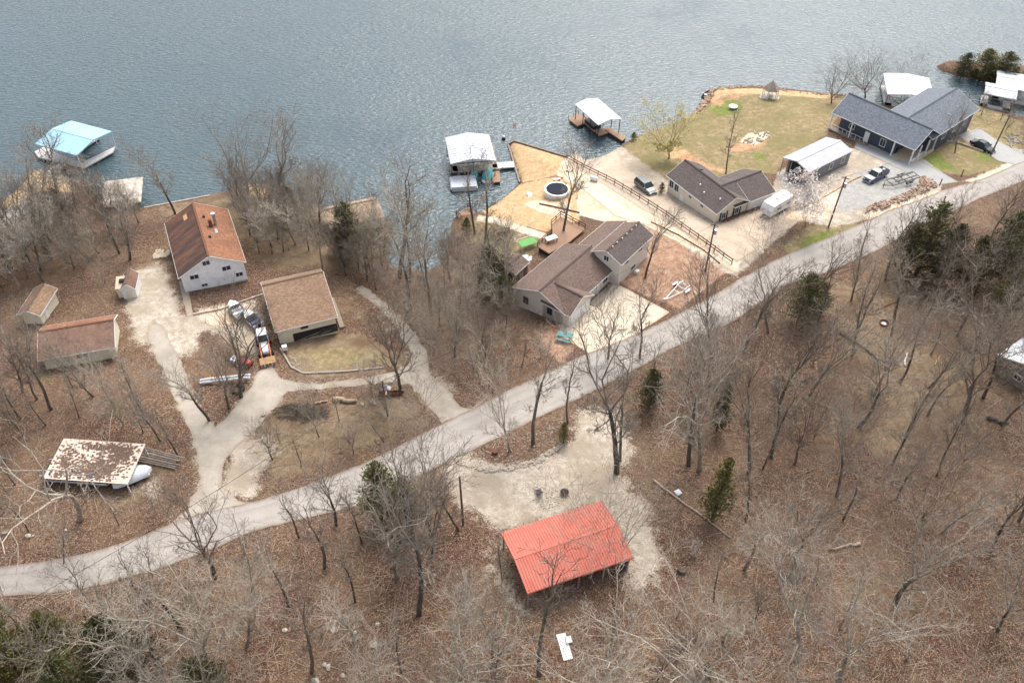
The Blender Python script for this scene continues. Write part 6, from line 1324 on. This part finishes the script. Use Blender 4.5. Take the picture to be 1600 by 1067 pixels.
# trees that stand out, measured from the photograph: base, top, kind, tone, spread, label
OUT = [
((274,335),(238,208),'tall','mid',.9,'slender bare tree rising against the lake right of the tarp-roofed lift'),
((389,305),(388,172),'round','mid',1.15,'wide-crowned bare tree against the lake above the rust-roofed house'),
((437,330),(432,185),'tall','mid',1.0,'bare tree just right of the wide-crowned lakeside one'),
((100,330),(34,185),'tall','mid',1.1,'leaning bare tree crossing in front of the pale blue dock'),
((78,407),(5,230),'tall','mid',1.0,'ivy-footed tall tree leaning left at the far left shore'),
((140,408),(48,322),'fork','mid',.8,'ivy-clad trunk leaning left below the left dock'),
((61,400),(0,335),'slim','mid',1.0,'thin dark trunk by the white picnic table'),
((203,406),(190,298),'fork','mid',.85,'bare tree right of the ivy-clad trunks'),
((504,422),(500,262),'fork','pale',.7,'white-branched tree beside the tan-roofed outbuilding'),
((547,400),(515,225),'fork','pale',.8,'tall white-limbed tree rising above the boathouse'),
((624,434),(608,222),'slim','mid',1.3,'left of the two straight tall trunks before the narrow inlet'),
((640,440),(628,235),'tall','pale',.8,'right of the two straight tall trunks before the narrow inlet'),
((641,484),(612,330),'slim','mid',1.2,'straight trunk standing lower than the inlet pair'),
((674,492),(670,300),'tall','mid',.7,'grey fine-twigged tree in front of the inlet water'),
((742,366),(735,228),'slim','mid',1.1,'left of two thin trees between the middle dock and garden swing'),
((757,378),(765,228),'slim','mid',1.1,'right of two thin trees between the middle dock and garden swing'),
((880,367),(900,212),'tall','mid',.75,'tall bare tree growing through the wooden deck'),
((1008,434),(1025,296),'tall','mid',.75,'bare tree in the red-brown yard left of the white trailer'),
((1045,248),(1045,156),'round','mid',.95,'spreading tree with yellow-green buds on the lawn by the dock'),
((1134,273),(1150,168),'slim','brown',.9,'thin leaning dark tree behind the beige house'),
((1299,162),(1302,96),'round','brown',1.35,'short round-crowned dark tree at the headland shore'),
((1352,152),(1356,72),'round','brown',1.15,'upright fan-shaped tree behind the slate house, left of two'),
((1408,168),(1412,76),'brush','brown',1.3,'many-stemmed fan tree behind the slate house, right of two'),
((1492,239),(1500,146),'fork','mid',.85,'leaning grey tree on the green lawn right of the slate house'),
((1258,352),(1262,262),'brush','mid',1.0,'white-blossoming many-stemmed tree by the camper'),
((1195,395),(1198,318),'brush','mid',1.0,'grey bushy tree left of the blossoming one'),
((797,706),(742,528),'fork','pale',.75,'pale forked tree leaning left from the island beside the road'),
((833,695),(838,520),'slim','mid',1.1,'middle straight tree of the roadside island'),
((887,662),(895,545),'slim','brown',1.0,'small dark tree behind the little green cedar'),
((963,738),(955,470),'tall','mid',.8,'tall tree at the right edge of the gravel clearing'),
((969,720),(972,560),'slim','mid',1.0,'slimmer trunk touching the tall clearing-edge tree'),
((955,880),(965,720),'brush','mid',.9,'multi-stemmed tree against the right end of the red roof'),
((842,1058),(840,850),'slim','brown',.8,'dark trunk rising before the left part of the red roof'),
((785,905),(790,830),'slim','brown',.9,'little dark tree at the left corner of the red roof'),
((625,607),(592,448),'fork','brown',.95,'dark twisting forked tree by the curved driveway'),
((377,620),(352,455),'fork','brown',.95,'dark-trunked tree spreading over the tractor'),
((358,638),(315,520),'fork','mid',.8,'bare tree left of the tyre by the silver beams'),
((327,657),(262,530),'tall','mid',.8,'thin tree in the fork between the two left drives'),
((251,690),(195,600),'tall','mid',.8,'dark trunk in the woods left of the drive, upper one'),
((278,712),(228,618),'tall','mid',.75,'dark trunk beside the lumber stack'),
((126,812),(45,628),'crook','pale',1.0,'big twisted tree in front of the leaf-covered carport'),
((80,640),(0,492),'tall','mid',.8,'leaning trunk at the left edge below the long cabin'),
((1392,523),(1458,352),'tall','mid',.75,'straight trunk beside the rusty fire ring'),
((1407,597),(1478,470),'slim','mid',1.1,'straight leaning trunk right of the white stem'),
((1363,622),(1452,470),'fork','mid',.7,'mossy-footed trunk left of the white stem'),
((1331,558),(1388,420),'slim','brown',1.1,'thin dark trunk left of the fire ring'),
((1339,519),(1380,400),'slim','mid',1.0,'thin trunk above the dark fallen trunk'),
((1276,506),(1310,410),'slim','brown',1.0,'small dark trunk just right of the roadside cedars'),
((1497,526),(1560,385),'crook','mid',1.0,'thick dark trunk under the right-hand cedar clump'),
((1452,606),(1560,490),'fork','mid',.75,'long leaning tree reaching toward the right edge'),
((1076,727),(1062,480),'tall','mid',.7,'left trunk of the tall pair in the litter below the road'),
((1093,735),(1108,470),'fork','pale',.75,'right trunk of the tall pair, with white arms'),
((1170,738),(1205,540),'tall','mid',.75,'dark trunk right of the slender olive cedar'),
((1205,716),(1238,580),'slim','mid',1.2,'twiggy trunk behind the dark one right of the olive cedar'),
((1192,733),(1212,640),'slim','mid',1.0,'short twiggy trunk between two larger ones'),
((1242,725),(1290,600),'fork','brown',.7,'dark forked trunk in the middle of the right woods'),
((1140,801),(1152,745),'slim','brown',.8,'thin black sapling at the foot of the olive cedar'),
((1166,809),(1200,690),'slim','mid',1.0,'dark trunk right of the olive cedar foot'),
((1307,775),(1328,585),'tall','mid',.75,'tall grey trunk in the centre of the right woods'),
((1317,812),(1360,700),'slim','mid',1.0,'dark leaning trunk below the tall grey one'),
((1119,648),(1135,540),'slim','mid',1.0,'straight trunk right of the slim leaning cedar'),
((1064,824),(1060,782),'slim','brown',.6,'short black snag beside the long fallen trunk'),
((1310,1064),(1268,840),'fork','pale',.95,'big white-branched tree at the lower right centre'),
((1416,1030),(1402,872),'crook','pale',.7,'pale-barked tree alone in the open litter at lower right'),
((1245,1030),(1215,760),'fork','pale',.85,'large ghost-pale crown left of the lower right clearing'),
((507,886),(478,748),'slim','brown',1.1,'slim dark tree leaning over the road'),
((487,1048),(548,880),'slim','brown',1.1,'black trunk slanting right in the lower left woods'),
((620,905),(607,770),'fork','mid',.8,'forked tree right of the leaning dark one below the road'),
((616,885),(640,700),'fork','brown',.85,'dark forked tree beside the roadside cedar'),
((655,960),(668,740),'tall','mid',.8,'tall dark trunk left of the gravel clearing'),
((675,870),(680,730),'fork','brown',.75,'dark fan of branches at the left edge of the clearing'),
((250,1045),(150,900),'fork','pale',1.15,'huge ghost-pale crown reaching over the corner cedars'),
((330,1060),(318,870),'fork','pale',1.0,'pale crown in front of the road at lower left'),
((385,1010),(420,830),'fork','pale',.8,'pale tree right of the pale lower-left crown'),
((700,1100),(720,930),'fork','pale',.95,'fan of white branches at the bottom left of centre'),
((960,1120),(950,930),'fork','pale',1.05,'fan of white branches at the bottom below the red roof'),
((1090,1130),(1120,930),'fork','pale',1.0,'fan of white branches at the bottom right of centre'),
((570,1120),(590,960),'fork','pale',.9,'pale crown at the bottom edge left of the white fan'),
((100,880),(112,800),'slim','mid',1.0,'little bare tree on the verge at the lower left'),
((1085,870),(1085,838),'round','mid',.5,'small tree with white blossom right of the red-roofed shelter'),
((600,690),(570,640),'slim','mid',1.2,'small bare tree behind the road right of the brush heap'),
((770,600),(745,520),'round','mid',1.0,'low grey crown between the drive and the road'),
((800,470),(745,345),'fork','mid',1.0,'grey twisted tree left of the small brown shed'),
((1570,360),(1585,275),'round','mid',.8,'round grey crown beyond the road at the right edge'),
((1000,560),(990,430),'tall','mid',.8,'bare tree at the road edge before the concrete drive'),
((950,560),(965,440),'fork','mid',.75,'forked bare tree before the white garage door'),
((845,560),(838,500),'fork','pale',.9,'low white-armed tree beside the gravel apron of the middle house'),
((1112,560),(1100,385),'fork','mid',.7,'tall bare tree over the road below the rail fence end'),
((1200,520),(1200,390),'fork','mid',.8,'tall bare tree over the road below the bushy one'),
((1330,470),(1345,365),'fork','mid',.8,'bare tree over the road before the gravel lot'),
]
for b, t, k, tone, sp, lab in OUT:
    bl = None
    if 'yellow-green buds' in lab: bl = (26000, .085, 'bud', 'buds')
    if 'white-blossoming' in lab: bl = (9000, .15, 'blossom', 'blossom')
    if 'with white blossom' in lab: bl = (3500, .22, 'blossom', 'blossom')
    if 'grey bushy tree left' in lab: bl = (500, .10, 'blossom', 'blossom')
    tree(b, t, k, tone, sp, label=lab, ivy=('ivy' in lab), blossom=bl)
# woods: filled in between the measured trees
BLOCK = [gpoly(q) for q in ([(760,790),(1000,740),(1040,900),(980,930),(820,990),(770,900)], [(700,722),(835,727),(905,640),(965,632),(985,700),(1000,780),(800,830),(700,780)],
    [(395,405),(520,390),(560,500),(640,540),(640,610),(420,620),(340,760),(300,790),(200,560),(180,440),(240,330),(350,300),(400,400)], [(500,315),(595,300),(602,345),(590,375),(510,400)], [(-80,1010),(110,1000),(150,1100),(-80,1140)], [(40,440),(200,470),(210,580),(70,600),(30,540)], [(60,670),(240,690),(260,780),(50,790)])]
def free(x, y, pad=1.2):
    X, Y = np.array([x]), np.array([y])
    if seg_dist(X, Y, RW)[0] > -pad or h(x, y) < .5: return False
    for q in BLOCK:
        if seg_dist(X, Y, q)[0] > -pad*.3: return False
    return True
def woods(zone, px, n, mind, hts, kinds, tones, spread=(.75,1.0), seed=1):
    rd = random.Random(seed); q = np.array(gpoly(px)); x0, y0 = q.min(0); x1, y1 = q.max(0); k = tries = 0
    while k < n and tries < 4000:
        tries += 1; x, y = rd.uniform(x0,x1), rd.uniform(y0,y1)
        if seg_dist(np.array([x]), np.array([y]), q)[0] < 0 or not free(x, y): continue
        if any((x-p['xy'][0])**2+(y-p['xy'][1])**2 < (mind*(1 if p['kind'] != 'brush' else .5))**2 for p in PLACED): continue
        B = np.array([x, y, h(x,y)]); H = rd.uniform(*hts); e = np.array([rd.gauss(0,.06)*H, rd.gauss(0,.06)*H, H])
        tree(None, None, rd.choice(kinds), rd.choice(tones), rd.uniform(*spread), zone=zone, B=B, e=e); PLACED[-1]['xy'] = (x, y); k += 1
    print('woods', zone, k)
for p in PLACED: p['xy'] = tuple(G(*p['b'])[:2])
woods('at the bottom left below the road', [(60,935),(300,885),(560,805),(700,800),(770,920),(800,1067),(780,1250),(-100,1250),(-100,960)], 38, 4.2, (11,17), ['fork','fork','tall','slim','tall'], ['pale','mid','mid','brown'], seed=2)
woods('at the bottom below the red-roofed shelter', [(800,1070),(1010,1010),(1060,940),(1230,900),(1250,1250),(760,1250)], 22, 4.2, (8,12), ['fork','fork','tall','slim'], ['pale','mid','brown'], seed=3)
woods('at the bottom right', [(1250,920),(1600,880),(1750,900),(1750,1250),(1250,1250)], 12, 6.0, (11,17), ['fork','tall','slim'], ['pale','mid'], seed=4)
woods('in the right-hand woods', [(985,590),(1060,560),(1250,470),(1400,410),(1600,440),(1750,450),(1750,900),(1400,900),(1050,900),(1030,780)], 64, 4.1, (11,19), ['tall','slim','tall','fork','brush'], ['mid','mid','brown','brown','pale'], seed=5)
woods('along the upper right roadside', [(1400,440),(1480,400),(1600,330),(1750,290),(1750,450),(1600,480),(1400,470)], 10, 3.5, (7,13), ['tall','fork','brush'], ['mid','brown'], seed=6)
woods('on the strip between the two middle drives', [(560,450),(600,420),(700,410),(770,400),(800,490),(850,560),(880,600),(740,640),(680,580),(650,520)], 48, 2.5, (6,12), ['tall','fork','brush','brush','slim'], ['mid','brown','pale'], seed=7)
woods('on the wooded shore bank', [(340,310),(440,310),(500,330),(600,375),(620,440),(560,440),(520,420),(420,415),(390,400)], 58, 1.8, (6,13), ['brush','tall','fork','tall'], ['mid','pale','mid','brown'], (.8,1.0), seed=8)
woods('around the left-hand cabins', [(60,330),(150,330),(240,335),(240,420),(180,450),(100,430),(0,470),(-90,480),(-90,400)], 60, 2.1, (8,15), ['brush','fork','tall','tall'], ['mid','pale','brown'], (.8,1.1), seed=9)
woods('in the woods at the left edge', [(-90,560),(60,610),(200,600),(280,650),(290,720),(230,690),(60,670),(30,760),(-90,780)], 32, 2.6, (8,13), ['tall','fork','slim'], ['mid','pale','brown'], seed=10)
woods('on the left verge above the road', [(-90,790),(40,800),(250,800),(220,825),(0,870),(-90,880)], 8, 4, (5,9), ['slim','brush'], ['mid','brown'], seed=11)
woods('on the wooded plot inside the left drives', [(370,700),(430,640),(640,610),(690,655),(560,715),(420,765)], 20, 2.6, (4.5,8.5), ['fork','brush','slim','brush'], ['mid','pale','brown'], seed=12)
woods('in the wedge between the left drives', [(290,580),(370,600),(360,640),(330,660),(300,600)], 5, 2.2, (5,8), ['slim','fork'], ['mid','brown'], seed=13)
woods('beside the carport', [(190,560),(270,620),(300,700),(250,740),(200,640)], 4, 2.6, (5,9), ['slim','fork'], ['mid'], seed=14)
woods('behind the slate house at the far right', [(1500,175),(1600,190),(1700,210),(1700,235),(1600,232),(1550,200)], 8, 2.5, (3.5,7), ['brush','fork'], ['mid','brown'], seed=15)
woods('on the road verge by the blossoming tree', [(1195,400),(1250,365),(1280,365),(1270,380),(1215,405)], 5, 1.5, (2.5,4.5), ['brush'], ['brown','mid'], seed=16)
woods('beside the garden swing', [(700,360),(740,350),(790,390),(770,420),(700,400)], 9, 1.8, (2.5,5), ['brush'], ['mid','brown'], seed=17)
def ordinal(n):
    w = ['zeroth','first','second','third','fourth','fifth','sixth','seventh','eighth','ninth','tenth','eleventh','twelfth','thirteenth','fourteenth','fifteenth','sixteenth','seventeenth','eighteenth','nineteenth','twentieth']
    t = {20:'twenty', 30:'thirty', 40:'forty', 50:'fifty', 60:'sixty'}
    if n <= 20: return w[n]
    return {30:'thirtieth',40:'fortieth',50:'fiftieth',60:'sixtieth'}.get(n) or t[n//10*10]+'-'+w[n % 10]
def proj_u(p):
    x, y, z = p; z -= CAM_Z; c = y*math.cos(PITCH)-z*math.sin(PITCH); return x/c
WORD = {('pale','brush'):'pale bushy shrub',('mid','brush'):'grey twiggy shrub',('brown','brush'):'brown twiggy shrub',('pale','fork'):'pale forked tree',('mid','fork'):'grey forked tree',('brown','fork'):'brown forked tree',
        ('pale','tall'):'pale tall tree',('mid','tall'):'grey tall tree',('brown','tall'):'brown tall tree',('pale','slim'):'pale slim tree',('mid','slim'):'grey slim tree',('brown','slim'):'brown slim tree'}
by = {}
for p in PLACED:
    if p['label']: p['o']['label'] = p['label']; continue
    by.setdefault((WORD[(p['tone'], p['kind'])], p['zone']), []).append(p)
for (w, zn), ps in by.items():
    ps.sort(key=lambda p: proj_u(p['o'].location)); 
    for i, p in enumerate(ps):
        p['o']['label'] = (f'{w} {zn}' if len(ps) == 1 else f'{ordinal(i+1)} {w} from the left {zn}')
        p['o']['group'] = f"{'shrubs' if p['kind'] == 'brush' else 'bare trees'} {zn}"
# fallen sticks in the litter
rd = random.Random(99); sb = MB()
for px_, n in (([(-50,940),(600,800),(780,940),(800,1150),(-50,1150)], 2600), ([(1000,600),(1400,450),(1700,500),(1700,1150),(800,1150),(1040,930)], 4600), ([(0,600),(280,640),(240,800),(0,860)], 260), ([(380,680),(640,610),(690,650),(400,770)], 200), ([(560,460),(860,500),(860,580),(700,600)], 250)):
    q = np.array(gpoly(px_)); x0, y0 = q.min(0); x1, y1 = q.max(0); X = np.array([rd.uniform(x0,x1) for _ in range(n*3)]); Y = np.array([rd.uniform(y0,y1) for _ in range(n*3)])
    ok = (seg_dist(X, Y, q) > 0) & (seg_dist(X, Y, RW) < -.3); Z = hgt(X, Y); k = 0
    for i in np.where(ok)[0][:n]:
        a = rd.uniform(0,6.28); L = rd.uniform(.4,1.9)*(1 if rd.random() < .85 else 2); c, s = math.cos(a)*L/2, math.sin(a)*L/2; r = rd.uniform(.012,.035)
        sb.tube([(X[i]-c,Y[i]-s,Z[i]+.04),(X[i]+rd.uniform(-.1,.1),Y[i]+rd.uniform(-.1,.1),Z[i]+.08),(X[i]+c,Y[i]+s,Z[i]+.04)],[r,r*.9,r*.5],3,False)
o = sb.build('fallen_sticks', M['log']); o['kind'] = 'stuff'
for o in list(bpy.data.objects):
    for k in ('_loc', '_rz'):
        if k in o: del o[k]

print('trees', sum(p['kind'] != 'brush' for p in PLACED), 'shrubs', sum(p['kind'] == 'brush' for p in PLACED))
